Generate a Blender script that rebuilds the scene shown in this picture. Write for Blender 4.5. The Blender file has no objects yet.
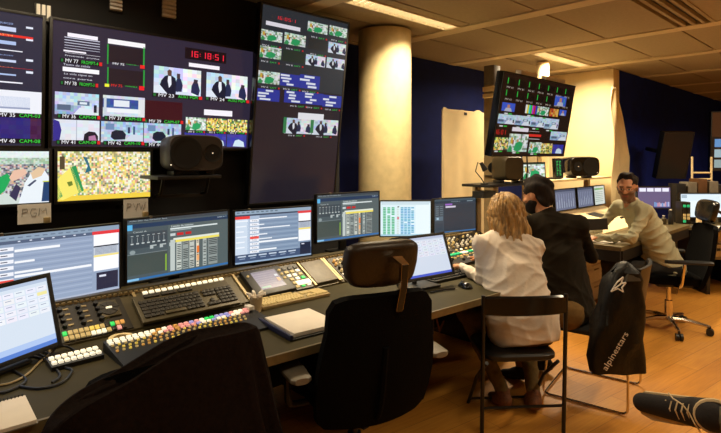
import bpy, bmesh, math, random
import numpy as np
from mathutils import Vector, Matrix, Euler
R_ = random.Random(7)
SC = bpy.context.scene
COL = SC.collection
PI = math.pi
# ---------------------------------------------------------------- room frame
# camera at (0,0,CZ) looking +Y.  The room's own axes: s along the monitor wall, t towards it.
CZ = 1.56
F = 513.0
CX, HY = 360.5, 156.0
TH = math.atan2(.6904, .7234)
D1 = Vector((math.cos(TH), math.sin(TH), 0)); D2 = Vector((-math.sin(TH), math.cos(TH), 0))
def fr(s, t, z=0): return D1*s + D2*t + Vector((0, 0, z))
def st(p): p = Vector(p); return p.dot(D1), p.dot(D2)
def PZ(px, py, z):
    Y = (CZ-z)*F/(py-HY); return Vector(((px-CX)/F*Y, Y, z))
def PY(px, py, Y): return Vector(((px-CX)/F*Y, Y, CZ-(py-HY)/F*Y))
def PT(px, t):
    u = (px-CX)/F; Y = t/(D2.y+D2.x*u); return Vector((u*Y, Y, 0))
def S_(px, t): return st(PT(px, t))[0]

def lin(c):
    out = []
    for v in c[:3]:
        v = v/255.0
        out.append(v/12.92 if v <= .04045 else ((v+.055)/1.055)**2.4)
    return tuple(out)

# ---------------------------------------------------------------- materials
def mat(name, rgb, rough=.5, metal=0., var=.12, scale=30., bump=0., spec=.5, coat=0., aniso=None, trans=0.):
    m = bpy.data.materials.new(name); m.use_nodes = True
    nt = m.node_tree; n = nt.nodes; l = nt.links
    b = n['Principled BSDF']; c = lin(rgb)
    b.inputs['Roughness'].default_value = rough; b.inputs['Metallic'].default_value = metal
    b.inputs['Specular IOR Level'].default_value = spec; b.inputs['Coat Weight'].default_value = coat
    b.inputs['Transmission Weight'].default_value = trans
    tc = n.new('ShaderNodeTexCoord'); no = n.new('ShaderNodeTexNoise')
    no.inputs['Scale'].default_value = scale; no.inputs['Detail'].default_value = 4
    if aniso:
        mp = n.new('ShaderNodeMapping'); mp.inputs['Scale'].default_value = aniso
        l.new(tc.outputs['Object'], mp.inputs['Vector']); l.new(mp.outputs['Vector'], no.inputs['Vector'])
    else: l.new(tc.outputs['Object'], no.inputs['Vector'])
    r = n.new('ShaderNodeValToRGB')
    r.color_ramp.elements[0].position = .3; r.color_ramp.elements[1].position = .7
    r.color_ramp.elements[0].color = tuple(v*(1-var) for v in c)+(1,)
    r.color_ramp.elements[1].color = tuple(min(1, v*(1+var)) for v in c)+(1,)
    l.new(no.outputs['Fac'], r.inputs['Fac']); l.new(r.outputs['Color'], b.inputs['Base Color'])
    if bump:
        bp = n.new('ShaderNodeBump'); bp.inputs['Strength'].default_value = bump; bp.inputs['Distance'].default_value = .01
        l.new(no.outputs['Fac'], bp.inputs['Height']); l.new(bp.outputs['Normal'], b.inputs['Normal'])
    return m
def emat(name, rgb, strength):
    m = bpy.data.materials.new(name); m.use_nodes = True
    b = m.node_tree.nodes['Principled BSDF']
    b.inputs['Base Color'].default_value = lin(rgb)+(1,)
    b.inputs['Emission Color'].default_value = lin(rgb)+(1,); b.inputs['Emission Strength'].default_value = strength
    return m
def attrmat(name, emit=0., rough=.5, base=True):
    m = bpy.data.materials.new(name); m.use_nodes = True
    n = m.node_tree.nodes; l = m.node_tree.links; b = n['Principled BSDF']
    a = n.new('ShaderNodeAttribute'); a.attribute_name = 'Col'
    b.inputs['Roughness'].default_value = rough
    if base: l.new(a.outputs['Color'], b.inputs['Base Color'])
    else: b.inputs['Base Color'].default_value = (.01, .01, .012, 1)
    if emit:
        l.new(a.outputs['Color'], b.inputs['Emission Color']); b.inputs['Emission Strength'].default_value = emit
    return m
M = {}
M['screen'] = attrmat('lit_screen', 1.05, .22, False)
M['screen_dim'] = attrmat('lit_screen_soft', .8, .22, False)
M['skin'] = attrmat('skin', 0, .55)
M['print'] = attrmat('printed', 0, .6)
M['black'] = mat('black_plastic', (22, 21, 21), .45, 0, .15)
M['blackgloss'] = mat('black_gloss', (12, 12, 13), .2, 0, .1)
M['blackmetal'] = mat('black_metal', (14, 13, 13), .4, 0)
M['mesh_fab'] = mat('black_mesh_fabric', (8, 7, 7), .9, 0, .3, 220, .3, .08)
M['cloth'] = mat('black_cloth', (24, 15, 11), .95, 0, .3, 60, .4, .1)
M['leather'] = mat('dark_leather', (46, 34, 22), .38, 0, .15, 90, .15)
M['chrome'] = mat('chrome', (215, 205, 190), .15, 1., .03)
M['steel'] = mat('brushed_steel', (150, 140, 125), .35, 1., .1)
M['desk'] = mat('olive_laminate', (62, 55, 30), .65, 0, .08, 12, spec=.2)
M['deskedge'] = mat('worn_metal_edge', (112, 98, 66), .45, .3, .15, 20)
M['panel'] = mat('khaki_panel', (80, 70, 44), .45, .2, .12, 25)
M['paneldark'] = mat('dark_panel', (40, 34, 24), .45, .2, .15, 25)
M['beige'] = mat('beige_metal', (170, 148, 104), .4, .3, .1)
M['greyplastic'] = mat('grey_plastic', (118, 110, 96), .5)
M['white'] = mat('white_plastic', (225, 220, 210), .45, 0, .05)
M['paper'] = mat('paper', (236, 226, 212), .8, 0, .03, 15)
M['label'] = mat('label_card', (236, 232, 226), .8, 0, .05, 15)
M['blue_far'] = mat('navy_wall_fabric_lit', (12, 34, 128), .9, 0, .15, 8, .1, .2)  # brighter copy of the navy fabric, far wall's light put into its colour
M['black_wall'] = mat('black_wall_paint', (11, 10, 12), .8, 0, .2, 6)
M['blue_wall'] = mat('navy_wall_fabric', (9, 22, 76), .9, 0, .15, 8, .1, .2)
M['pale_wall'] = mat('cream_wall_paint', (230, 208, 160), .8, 0, .04, 4)
M['sheet'] = mat('cream_sheet', (236, 214, 168), .85, 0, .05, 6, .2)
M['column'] = mat('column_paint', (214, 194, 146), .7, 0, .1, 14)
M['shirtw'] = mat('white_shirt_cotton', (226, 212, 196), .85, 0, .05, 14, .5, .2)
M['shirtb'] = mat('black_shirt_cotton', (34, 27, 16), .9, 0, .15, 14, .2, .2)
M['shirtg'] = mat('pale_grey_shirt_cotton', (176, 170, 140), .85, 0, .07, 14, .3, .2)
M['jeans_o'] = mat('olive_trousers', (116, 98, 62), .9, 0, .2, 40, .2, .2)
M['jeans_g'] = mat('grey_jeans', (96, 92, 76), .9, 0, .2, 40, .2, .2)
M['khaki'] = mat('khaki_trousers', (120, 92, 52), .9, 0, .15, 30, .2, .2)
M['trd'] = mat('dark_trousers', (30, 26, 22), .9, 0, .2, 40)
M['blond'] = mat('golden_blond_hair', (170, 132, 78), .45, 0, .55, 60, .5, .4, aniso=(1, 1, .13))
M['darkhair'] = mat('dark_brown_hair', (28, 17, 11), .85, 0, .5, 60, .5, .4, aniso=(1, 1, .3))
M['boot'] = mat('brown_boot_leather', (112, 66, 34), .7, 0, .4, 70, .3)
M['suede'] = mat('black_suede', (24, 18, 17), .9, 0, .2, 80, .2)
M['rubber'] = mat('offwhite_rubber', (205, 180, 140), .7)
M['bag'] = mat('black_nylon', (11, 9, 7), .5, 0, .25, 14, .8, .3)
M['wood'] = mat('brown_wood', (96, 62, 30), .5, 0, .25, 14, 0, .5, aniso=(1, 6, 1))
M['navycable'] = mat('blue_plastic', (20, 24, 62), .5)
M['tape'] = mat('masking_tape', (240, 216, 160), .6)
M['ceil'] = mat('ceiling_tile', (160, 144, 114), .9, 0, .06, 40, .15)
M['ceilband'] = mat('ceiling_band', (205, 188, 152), .8, 0, .04)
M['ceilgap'] = mat('ceiling_gap', (40, 30, 20), .9)
M['diff'] = emat('lamp_diffuser', (255, 240, 205), 3.5)
M['cone'] = mat('speaker_cone', (3, 3, 4), .6, 0, .2, 40)
M['speaker'] = mat('dark_speaker_paint', (52, 46, 44), .5, 0, .1)
M['speaker_gr'] = mat('olive_speaker_paint', (64, 54, 34), .5, 0, .1)
M['key'] = mat('dark_keycap', (46, 40, 30), .5)
M['tank'] = mat('grey_metal_truss', (150, 132, 98), .5, .2, .1)
M['ledw'] = emat('white_lit_button', (255, 244, 215), .7)
def lit(name, rgb, s): M[name] = emat(name, rgb, s)
M['fold'] = mat('dark_grey_fabric', (78, 70, 56), .9, 0, .15, 30)
lit('ledgreen', (40, 200, 90), .8); lit('ledyellow', (230, 200, 90), .45); lit('ledred', (230, 90, 60), .6); lit('ledamber', (215, 160, 80), .4)
lit('ledpink', (235, 160, 150), .6); lit('ledteal', (30, 170, 110), .7); lit('ledtan', (190, 165, 105), .45); lit('ledblue', (160, 160, 220), .5)

# floor: warm laminate planks
def floor_mat():
    m = bpy.data.materials.new('oak_laminate'); m.use_nodes = True
    n = m.node_tree.nodes; l = m.node_tree.links; b = n['Principled BSDF']
    tc = n.new('ShaderNodeTexCoord'); mp = n.new('ShaderNodeMapping'); mp.inputs['Rotation'].default_value = (0, 0, math.radians(8))
    br = n.new('ShaderNodeTexBrick'); br.inputs['Scale'].default_value = 1; br.inputs['Brick Width'].default_value = .9; br.inputs['Row Height'].default_value = .16
    br.inputs['Mortar Size'].default_value = .0015; br.offset = .37
    br.inputs['Color1'].default_value = lin((212, 148, 62))+(1,); br.inputs['Color2'].default_value = lin((198, 132, 50))+(1,); br.inputs['Mortar'].default_value = lin((150, 90, 36))+(1,)
    l.new(tc.outputs['Object'], mp.inputs['Vector']); l.new(mp.outputs['Vector'], br.inputs['Vector'])
    mp2 = n.new('ShaderNodeMapping'); mp2.inputs['Scale'].default_value = (1.5, 22, 1)
    no = n.new('ShaderNodeTexNoise'); no.inputs['Scale'].default_value = 3; no.inputs['Detail'].default_value = 6
    l.new(mp.outputs['Vector'], mp2.inputs['Vector']); l.new(mp2.outputs['Vector'], no.inputs['Vector'])
    mx = n.new('ShaderNodeMix'); mx.data_type = 'RGBA'; mx.blend_type = 'OVERLAY'; mx.inputs['Factor'].default_value = .35
    l.new(br.outputs['Color'], mx.inputs[6]); l.new(no.outputs['Fac'], mx.inputs[7]); l.new(mx.outputs[2], b.inputs['Base Color'])
    b.inputs['Roughness'].default_value = .42
    return m
M['floor'] = floor_mat()

# ---------------------------------------------------------------- mesh helpers
def bx(bm, c, size, rot=None, bev=0., mi=0):
    r = bmesh.ops.create_cube(bm, size=1.0)
    vs = r['verts']
    mt = Matrix.Translation(Vector(c)) @ (rot.to_matrix().to_4x4() if rot is not None else Matrix.Identity(4)) @ Matrix.Diagonal(Vector((*size, 1)))
    bmesh.ops.transform(bm, matrix=mt, verts=vs)
    fs = list({f for v in vs for f in v.link_faces})
    for f in fs: f.material_index = mi
    if bev:
        es = list({e for v in vs for e in v.link_edges})
        rr = bmesh.ops.bevel(bm, geom=es, offset=bev, segments=2, affect='EDGES', profile=.6)
        for f in rr['faces']: f.material_index = mi
def frame_of(d):
    d = Vector(d).normalized(); a = Vector((0, 0, 1)) if abs(d.z) < .9 else Vector((1, 0, 0))
    u = d.cross(a).normalized(); return u, d.cross(u).normalized()
def cyl(bm, p0, p1, r0, r1=None, seg=16, mi=0, caps=True):
    p0, p1 = Vector(p0), Vector(p1); r1 = r0 if r1 is None else r1
    u, v = frame_of(p1-p0)
    A = [bm.verts.new(p0+(u*math.cos(2*PI*i/seg)+v*math.sin(2*PI*i/seg))*r0) for i in range(seg)]
    B = [bm.verts.new(p1+(u*math.cos(2*PI*i/seg)+v*math.sin(2*PI*i/seg))*r1) for i in range(seg)]
    for i in range(seg):
        f = bm.faces.new((A[i], A[(i+1) % seg], B[(i+1) % seg], B[i])); f.material_index = mi
    if caps:
        bm.faces.new(A[::-1]).material_index = mi; bm.faces.new(B).material_index = mi
def tube(bm, pts, r, seg=8, mi=0, closed=False, round_=0):
    pts = [Vector(p) for p in pts]
    if round_:
        q = []
        n = len(pts)
        for i, p in enumerate(pts):
            if not closed and i in (0, n-1): q.append(p); continue
            a, b = pts[i-1], pts[(i+1) % n]
            da, db = (a-p), (b-p); k = min(round_, da.length*.45, db.length*.45)
            A, B = p+da.normalized()*k, p+db.normalized()*k
            for j in range(5):
                w = j/4; q.append(A*(1-w)**2+p*2*w*(1-w)+B*w*w)
        pts = q
    n = len(pts); rings = []; u = None
    for i, p in enumerate(pts):
        if closed: d = (pts[(i+1) % n]-pts[i-1])
        else: d = pts[min(i+1, n-1)]-pts[max(i-1, 0)]
        d = d.normalized() if d.length > 1e-9 else Vector((0, 0, 1))
        if u is None: u = frame_of(d)[0]
        else:
            u = u-d*u.dot(d); u = u.normalized() if u.length > 1e-6 else frame_of(d)[0]
        v = d.cross(u)
        rr = r[i] if isinstance(r, (list, tuple)) else r
        rings.append([bm.verts.new(p+(u*math.cos(2*PI*k/seg)+v*math.sin(2*PI*k/seg))*rr) for k in range(seg)])
    for i in range(n if closed else n-1):
        A, B = rings[i], rings[(i+1) % n]
        for k in range(seg):
            bm.faces.new((A[k], A[(k+1) % seg], B[(k+1) % seg], B[k])).material_index = mi
    if not closed:
        bm.faces.new(rings[0][::-1]).material_index = mi; bm.faces.new(rings[-1]).material_index = mi
def lathe(bm, prof, c=(0, 0, 0), seg=24, mi=0, axis=None):
    c = Vector(c); ax = Vector(axis or (0, 0, 1)).normalized(); u, v = frame_of(ax)
    rings = []
    for r, z in prof:
        rings.append([bm.verts.new(c+ax*z+(u*math.cos(2*PI*k/seg)+v*math.sin(2*PI*k/seg))*max(r, 1e-4)) for k in range(seg)])
    for A, B in zip(rings, rings[1:]):
        for k in range(seg): bm.faces.new((A[k], A[(k+1) % seg], B[(k+1) % seg], B[k])).material_index = mi
    bm.faces.new(rings[0][::-1]).material_index = mi; bm.faces.new(rings[-1]).material_index = mi
def prism(bm, pts, z0, z1, mi=0):
    A = [bm.verts.new((x, y, z0)) for x, y in pts]; B = [bm.verts.new((x, y, z1)) for x, y in pts]
    n = len(pts)
    for i in range(n): bm.faces.new((A[i], A[(i+1) % n], B[(i+1) % n], B[i])).material_index = mi
    bm.faces.new(A[::-1]).material_index = mi; bm.faces.new(B).material_index = mi
def prism_x(bm, pts, x0, x1, mi=0):      # section in (y,z) pulled along x
    A = [bm.verts.new((x0, y, z)) for y, z in pts]; B = [bm.verts.new((x1, y, z)) for y, z in pts]
    n = len(pts)
    for i in range(n): bm.faces.new((A[i], A[(i+1) % n], B[(i+1) % n], B[i])).material_index = mi
    bm.faces.new(A[::-1]).material_index = mi; bm.faces.new(B).material_index = mi
def loft(bm, rings, mi=0, cap=True, closed=True):
    V = [[bm.verts.new(p) for p in r] for r in rings]; n = len(V[0])
    for A, B in zip(V, V[1:]):
        for k in range(n if closed else n-1): bm.faces.new((A[k], A[(k+1) % n], B[(k+1) % n], B[k])).material_index = mi
    if cap: bm.faces.new(V[0][::-1]).material_index = mi; bm.faces.new(V[-1]).material_index = mi
def mesh_of(name, bm, mats, smooth=True):
    bmesh.ops.recalc_face_normals(bm, faces=bm.faces[:])
    me = bpy.data.meshes.new(name); bm.to_mesh(me); bm.free()
    for m in (mats if isinstance(mats, (list, tuple)) else [mats]): me.materials.append(M[m] if isinstance(m, str) else m)
    if smooth:
        me.shade_smooth(); me.set_sharp_from_angle(angle=math.radians(38))
    return me
def link(name, me, parent=None, loc=(0, 0, 0), rot=(0, 0, 0)):
    o = bpy.data.objects.new(name, me); COL.objects.link(o)
    if parent is not None: o.parent = parent
    o.location = loc; o.rotation_euler = rot
    return o
def obj(name, bm, mats, parent=None, loc=(0, 0, 0), rot=(0, 0, 0), smooth=True):
    return link(name, mesh_of(name, bm, mats, smooth), parent, loc, rot)
def NB(): return bmesh.new()
def tag(o, label, cat, group=None):
    o['label'] = label; o['category'] = cat
    if group: o['group'] = group
    return o
def thing(name, label, cat, loc, rz=0., group=None):
    o = bpy.data.objects.new(name, None); COL.objects.link(o); o.empty_display_size = .05
    o.location = loc; o.rotation_euler = (0, 0, rz); return tag(o, label, cat, group)
def struct(o): o['kind'] = 'structure'; return o
def box_part(name, c, size, m, parent, bev=0., rot=None, **k):
    b = NB(); bx(b, c, size, rot, bev); return obj(name, b, m, parent, **k)

# ---------------------------------------------------------------- lettering
_tc = {}
def glyphs(s):
    if s in _tc: return _tc[s]
    cu = bpy.data.curves.new('t', 'FONT'); cu.body = s; cu.size = 1; cu.resolution_u = 2
    o = bpy.data.objects.new('t', cu); COL.objects.link(o)
    dg = bpy.context.evaluated_depsgraph_get(); me = o.evaluated_get(dg).to_mesh()
    V = [tuple(v.co) for v in me.vertices]; P = [tuple(p.vertices) for p in me.polygons]
    o.evaluated_get(dg).to_mesh_clear(); bpy.data.objects.remove(o); bpy.data.curves.remove(cu)
    if not V: _tc[s] = ([], [], 1); return _tc[s]
    x0 = min(v[0] for v in V); x1 = max(v[0] for v in V); y0 = min(v[1] for v in V); y1 = max(v[1] for v in V)
    V = [((v[0]-x0)/(x1-x0), (v[1]-y0)/(y1-y0)) for v in V]
    _tc[s] = (V, P, (x1-x0)/(y1-y0)); return _tc[s]
SEG = {'0': 'abcdef', '1': 'bc', '2': 'abged', '3': 'abgcd', '4': 'fgbc', '5': 'afgcd', '6': 'afgedc', '7': 'abc', '8': 'abcdefg', '9': 'abfgcd'}

class Canvas:
    """flat coloured artwork of one display; u to the right, v downwards, both 0..1"""
    def __init__(s, w, h, to_local, inv_px=None):
        s.w, s.h, s.T, s.px = w, h, to_local, inv_px; s.V = []; s.P = []; s.C = []
    def poly(s, uv, c, L=1):
        b = len(s.V); c = lin(c)
        for u, v in uv: s.V.append(s.T(min(max(u, 0), 1), 1-min(max(v, 0), 1), .0004+.0005*L))
        s.P.append(tuple(range(b, b+len(uv)))); s.C.append(c)
    def rect(s, a, b, c, d, col, L=1): s.poly([(a, d), (c, d), (c, b), (a, b)], col, L)
    def text(s, a, b, c, d, txt, col, L=4):
        V, P, _ = glyphs(txt); base = len(s.V); cl = lin(col)
        for x, y in V: s.V.append(s.T(a+(c-a)*x, 1-(d+(b-d)*y), .0004+.0005*L))
        for p in P: s.P.append(tuple(i+base for i in p)); s.C.append(cl)
    def seg7(s, a, b, c, d, txt, col, L=4):
        n = sum(.4 if ch == ':' else 1 for ch in txt); cw = (c-a)/n; x = a
        for ch in txt:
            if ch == ':':
                for f in (.3, .65): s.rect(x+cw*.1, b+(d-b)*f, x+cw*.25, b+(d-b)*(f+.1), col, L)
                x += cw*.4; continue
            X0, X1 = x+cw*.12, x+cw*.8; H = d-b; k = cw*.16; q = H*.11
            for g in SEG.get(ch, ''):
                r = {'a': (X0, b, X1, b+q), 'd': (X0, d-q, X1, d), 'g': (X0, b+H/2-q/2, X1, b+H/2+q/2), 'f': (X0, b, X0+k, b+H/2), 'e': (X0, b+H/2, X0+k, d), 'b': (X1-k, b, X1, b+H/2), 'c': (X1-k, b+H/2, X1, d)}[g]
                s.rect(*r, col, L)
            x += cw
    def grid(s, a, b, c, d, nx, ny, fn, L=2):
        for i in range(nx):
            for j in range(ny):
                s.rect(a+(c-a)*i/nx, b+(d-b)*j/ny, a+(c-a)*(i+1)/nx, b+(d-b)*(j+1)/ny, fn((i+.5)/nx, (j+.5)/ny), L)
    def build(s, name, parent, m='screen'):
        me = bpy.data.meshes.new(name); me.from_pydata([tuple(v) for v in s.V], [], s.P)
        a = me.color_attributes.new('Col', 'FLOAT_COLOR', 'CORNER'); k = 0
        for p, c in zip(me.polygons, s.C):
            for _ in p.vertices: a.data[k].color = (*c, 1); k += 1
        me.materials.append(M[m]); me.update()
        return link(name, me, parent)
def jit(c, a=14): return tuple(min(255, max(0, v+R_.uniform(-a, a))) for v in c)
# small pictures shown on the screens
def vid(cv, a, b, c, d, kind, L=2):
    W, H = c-a, d-b
    def r(x0, y0, x1, y1, col, l=1): cv.rect(a+W*x0, b+H*y0, a+W*x1, b+H*y1, col, L+l)
    def p(pts, col, l=1): cv.poly([(a+W*x, b+H*y) for x, y in pts], col, L+l)
    if kind == 'suit':
        cv.grid(a, b, c, d, 10, 7, lambda x, y: jit((196, 216, 236) if x < .6 else (232, 234, 240), 20), L)
        p([(.10, .78), (.15, .5), (.22, .34), (.27, .3), (.37, .3), (.44, .38), (.47, .62), (.45, 1), (.2, 1), (.17, .8)], (20, 26, 48)); p([(.29, .32), (.35, .32), (.36, .62), (.31, .75), (.28, .5)], (232, 236, 244), 2); p([(.28, .3), (.27, .14), (.31, .08), (.36, .12), (.36, .3)], (96, 66, 56), 2)
        p([(.44, .85), (.46, .45), (.5, .3), (.56, .4), (.6, .62), (.57, .9)], (34, 44, 78)); p([(.47, .38), (.47, .2), (.54, .2), (.54, .38)], (70, 54, 60), 2); p([(.78, .85), (.79, .6), (.84, .42), (.93, .46), (.98, .75), (.95, .95)], (36, 42, 80)); p([(.83, .5), (.84, .34), (.93, .36), (.92, .5)], (60, 48, 60), 2)
        p([(.0, .72), (.12, .66), (.22, .86), (.3, 1), (0, 1)], (222, 230, 242), 2); p([(.46, 1), (.5, .86), (.72, .84), (.75, 1)], (214, 224, 240), 2)
    elif kind == 'green':
        cv.grid(a, b, c, d, 12, 9, lambda x, y: jit(R_.choice([(208, 224, 216), (232, 236, 232), (120, 150, 120), (180, 200, 180)]), 14), L)
        p([(.3, .9), (.36, .5), (.55, .4), (.75, .55), (.7, .85), (.5, 1)], (38, 160, 96)); p([(0, .9), (.1, .6), (.22, .8), (.2, 1), (0, 1)], (50, 150, 90)); r(.4, .3, .5, .45, (190, 150, 110), 2); r(.1, .2, .2, .55, (210, 170, 60)); r(.2, .35, .26, .6, (150, 60, 60))
        p([(.8, .3), (.95, .4), (.9, .7), (.8, .6)], (236, 240, 240))
    elif kind == 'crowd':
        cv.grid(a, b, c, d, 16, 9, lambda x, y: jit(R_.choice([(238, 214, 96), (240, 232, 190), (70, 140, 80), (230, 220, 90), (210, 160, 90), (90, 80, 60)]), 16), L)
    elif kind == 'studio':
        cv.grid(a, b, c, d, 12, 7, lambda x, y: jit((190, 210, 228) if y < .55 else ((150, 176, 206) if x < .6 else (214, 222, 232)), 20), L)
        r(.05, .55, .35, .8, (88, 104, 130)); r(.5, .35, .78, .55, (86, 106, 140)); r(.55, .4, .72, .5, (220, 230, 240), 2); r(.88, .5, .95, .85, (30, 34, 50)); p([(.4, 1), (.55, .65), (.85, .7), (.9, 1)], (220, 228, 240), 2)
    elif kind == 'desk':
        cv.grid(a, b, c, d, 12, 7, lambda x, y: jit((60, 84, 150) if .15 < y < .55 else (206, 216, 230), 12), L)
        r(.25, .2, .62, .5, (226, 232, 240)); r(.02, .1, .08, .9, (200, 210, 220)); r(.1, .6, .9, .78, (236, 240, 244)); r(.84, .1, 1, .9, (222, 224, 226))
    elif kind == 'head':
        cv.grid(a, b, c, d, 8, 6, lambda x, y: jit((222, 226, 236), 8), L)
        p([(0, 0), (.12, .1), (.17, .5), (.13, 1), (0, 1)], (52, 44, 140)); r(.48, 0, .5, 1, (180, 186, 200)); p([(.64, 1), (.66, .66), (.76, .52), (.9, .55), (.97, .75), (.97, 1)], (28, 26, 40)); p([(.76, .98), (.76, .76), (.9, .7), (.94, .98)], (176, 120, 160), 2)
    elif kind == 'car':
        cv.grid(a, b, c, d, 14, 8, lambda x, y: jit((170, 196, 220) if y < .5 else (190, 206, 224), 26), L)
        p([(.22, .75), (.24, .5), (.34, .4), (.5, .42), (.58, .6), (.56, .85), (.3, .88)], (26, 32, 52)); r(.62, .25, .68, .55, (50, 60, 96)); r(.75, .2, .8, .6, (60, 90, 130)); r(.1, .1, .3, .4, (110, 140, 180)); p([(.55, .9), (.7, .6), (1, .62), (1, .95)], (206, 216, 230))
    elif kind == 'blue':
        cv.grid(a, b, c, d, 5, 4, lambda x, y: jit((54, 58, 158), 14), L)
        p([(.3, .95), (.4, .5), (.6, .4), (.85, .6), (.9, 1)], (206, 226, 240))
    elif kind == 'bluetext':
        cv.rect(a, b, c, d, (40, 56, 160), L)
        for i in range(4):
            x0 = R_.uniform(0, .45); r(x0, .06+.24*i, x0+R_.uniform(.3, .55), .06+.24*i+.15, (230, 236, 250))
    elif kind == 'bluedark':
        cv.grid(a, b, c, d, 10, 5, lambda x, y: jit((44, 38, 116) if x < .85 else (70, 26, 70), 8), L)
    elif kind == 'bars':
        cols = [(230, 230, 230), (220, 210, 40), (40, 200, 200), (40, 190, 60), (200, 50, 190), (190, 40, 40), (40, 50, 180)]
        for i, q in enumerate(cols): r(i/7, 0, (i+1)/7, 1, q, 0)
    elif kind == 'orange':
        cv.grid(a, b, c, d, 5, 4, lambda x, y: jit(R_.choice([(200, 110, 40), (170, 60, 30), (210, 170, 80)]), 16), L)
    elif kind == 'blueman':
        cv.rect(a, b, c, d, (60, 90, 200), L); p([(.2, 1), (.3, .6), (.7, .6), (.8, 1)], (180, 180, 200)); r(.4, .2, .6, .6, (190, 130, 100))
# ================================================================ ROOM
RT = (0, 0, TH)
H = 2.70
def wallbox(name, s0, s1, t0, t1, z0, z1, m):
    b = NB(); bx(b, ((s0+s1)/2, (t0+t1)/2, (z0+z1)/2), (s1-s0, t1-t0, z1-z0))
    return struct(obj(name, b, m, None, (0, 0, 0), RT, smooth=False))
fl = NB(); bx(fl, (5, .3, -.05), (17, 8, .1)); struct(obj('floor', fl, 'floor', None, (0, 0, 0), RT, smooth=False))
wallbox('wall_left', -3, 2.9, 3.30, 3.85, 0, H, 'black_wall')
wallbox('wall_recess', -3, 7.0, 3.85, 4.0, 0, H, 'blue_wall')
wallbox('wall_far', 7.0, 7.2, 2.56, 4.0, 0, H, 'pale_wall')
wallbox('wall_far_blue', 7.2, 13.4, 2.56, 2.75, 0, H, 'blue_far')
wallbox('wall_end', 13.4, 13.5, -3.1, 2.75, 0, H, 'blue_wall')
wallbox('wall_right', -3, 13.5, -3.2, -3.1, 0, H, 'pale_wall')
wallbox('wall_rear', -3.1, -3.0, -3.2, 4.0, 0, H, 'pale_wall')
wallbox('baseboard_far', 7.2, 13.4, 2.54, 2.56, 0, .08, 'black')
# suspended ceiling: slab, recessed tiles between bands
def ceiling():
    b = NB()
    bx(b, (5, .4, H+.09), (17, 8, .06), mi=2)
    tw = .6; s = 3.85-1.4*5
    vent = (3.93, 5.17, 1.07, 1.36)
    lamps = LAMPS
    while s < 13.4:
        bx(b, (s, .4, H+.02), (.15, 8, .05), mi=1)                   # band
        t = 1.364-.6*8
        while t < 3.9:
            a0, a1 = s+.08, s+1.32
            t0, t1 = t+.008, t+tw-.008
            segs = [(t0, t1)]
            for (ls0, ls1, lt0, lt1) in lamps+[(3.9, 5.2, 1.068, 1.368)]:
                if ls0 < (a0+a1)/2 < ls1:
                    q = []
                    for x0, x1 in segs:
                        if lt1 <= x0 or lt0 >= x1: q.append((x0, x1)); continue
                        if lt0 > x0: q.append((x0, lt0))
                        if lt1 < x1: q.append((lt1, x1))
                    segs = q
            for x0, x1 in segs:
                if x1-x0 > .01: bx(b, ((a0+a1)/2, (x0+x1)/2, H+.012+R_.uniform(0, .004)), (a1-a0, x1-x0, .02), mi=0)
            t += tw
        s += 1.4
    struct(obj('ceiling', b, ['ceil', 'ceilband', 'ceilgap'], None, (0, 0, 0), RT, smooth=False))
LAMPS = [(2.53, 3.77, 2.665, 2.835), (5.33, 6.57, 2.665, 2.835), (-.27, .97, 2.665, 2.835), (1.13, 2.37, .2, .37), (3.93, 5.17, .2, .37), (6.73, 7.97, .2, .37), (9.53, 10.77, .2, .37), (-.27, .97, .2, .37), (3.93, 5.17, -1.6, -1.43)]  # first two lamps are seen, the rest added to light floor and console
ceiling()
LE = [46, 84, 18, 12, 30, 42, 22, 5, 14]; LS = [118, 160, 150, 150, 150, 150, 150, 150, 150]
LL = ['long recessed ceiling lamp just right of the tallest wall screen, above the column', 'recessed ceiling lamp shining over the cream wall behind the hanging screen']
for i, (s0, s1, t0, t1) in enumerate(LAMPS):
    lab = LL[i] if i < 2 else 'unseen strip lamp added to the ceiling outside the picture'
    r = thing('ceiling_light', lab, 'ceiling light', fr((s0+s1)/2, (t0+t1)/2, H), TH, 'recessed strip lamps')
    w, d = s1-s0, t1-t0; b = NB()
    for y in (-d/2+.006, d/2-.006): bx(b, (0, y, .02), (w-.004, .012, .05))
    for x in (-w/2+.006, w/2-.006): bx(b, (x, 0, .02), (.012, d-.03, .05))
    obj('frame', b, 'ceilband', r)
    b = NB(); bx(b, (0, 0, .03), (w-.03, d-.03, .01)); obj('diffuser', b, 'diff', r)
    if i < 2:
        b = NB(); n = 22
        for k in range(n): bx(b, (-w/2+.03+(w-.06)*k/(n-1), 0, .012), (.003, d-.03, .022))
        obj('louvre', b, 'ceilband', r)
for i, (s0, s1, t0, t1) in enumerate(LAMPS):
    ld = bpy.data.lights.new('lamp_light', 'AREA'); ld.shape = 'RECTANGLE'; ld.size = s1-s0-.06; ld.size_y = t1-t0-.04
    ld.energy = LE[i]; ld.color = (1.0, .81, .53); ld.spread = math.radians(LS[i])
    lo = bpy.data.objects.new('lamp_light', ld); COL.objects.link(lo); lo.location = fr((s0+s1)/2, (t0+t1)/2, H-.004); lo.rotation_euler = (0, 0, TH)
r = thing('air_vent', 'slotted ceiling air vent with dark slats at the top right', 'vent', fr(4.55, 1.218, H), TH)
b = NB()
for y in (-.14, -.075, .0, .075, .14): bx(b, (0, y, .01), (1.24, .028, .03))
for x in (-.61, .61): bx(b, (x, 0, .01), (.02, .29, .03))
obj('frame', b, 'ceil', r)
b = NB(); bx(b, (0, 0, .035), (1.24, .3, .02)); obj('slot_backing', b, 'black', r)
# column
r = thing('column', 'round cream column lit from above behind the desk monitors', 'column', fr(3.39, 3.23, 0), 0)
b = NB(); lathe(b, [(.24, 0), (.24, H-.012)], seg=64); obj('shaft', b, 'column', r)
b = NB(); lathe(b, [(.252, 0), (.252, .08), (.243, .085)], seg=64); obj('plinth', b, 'black', r)
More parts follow.
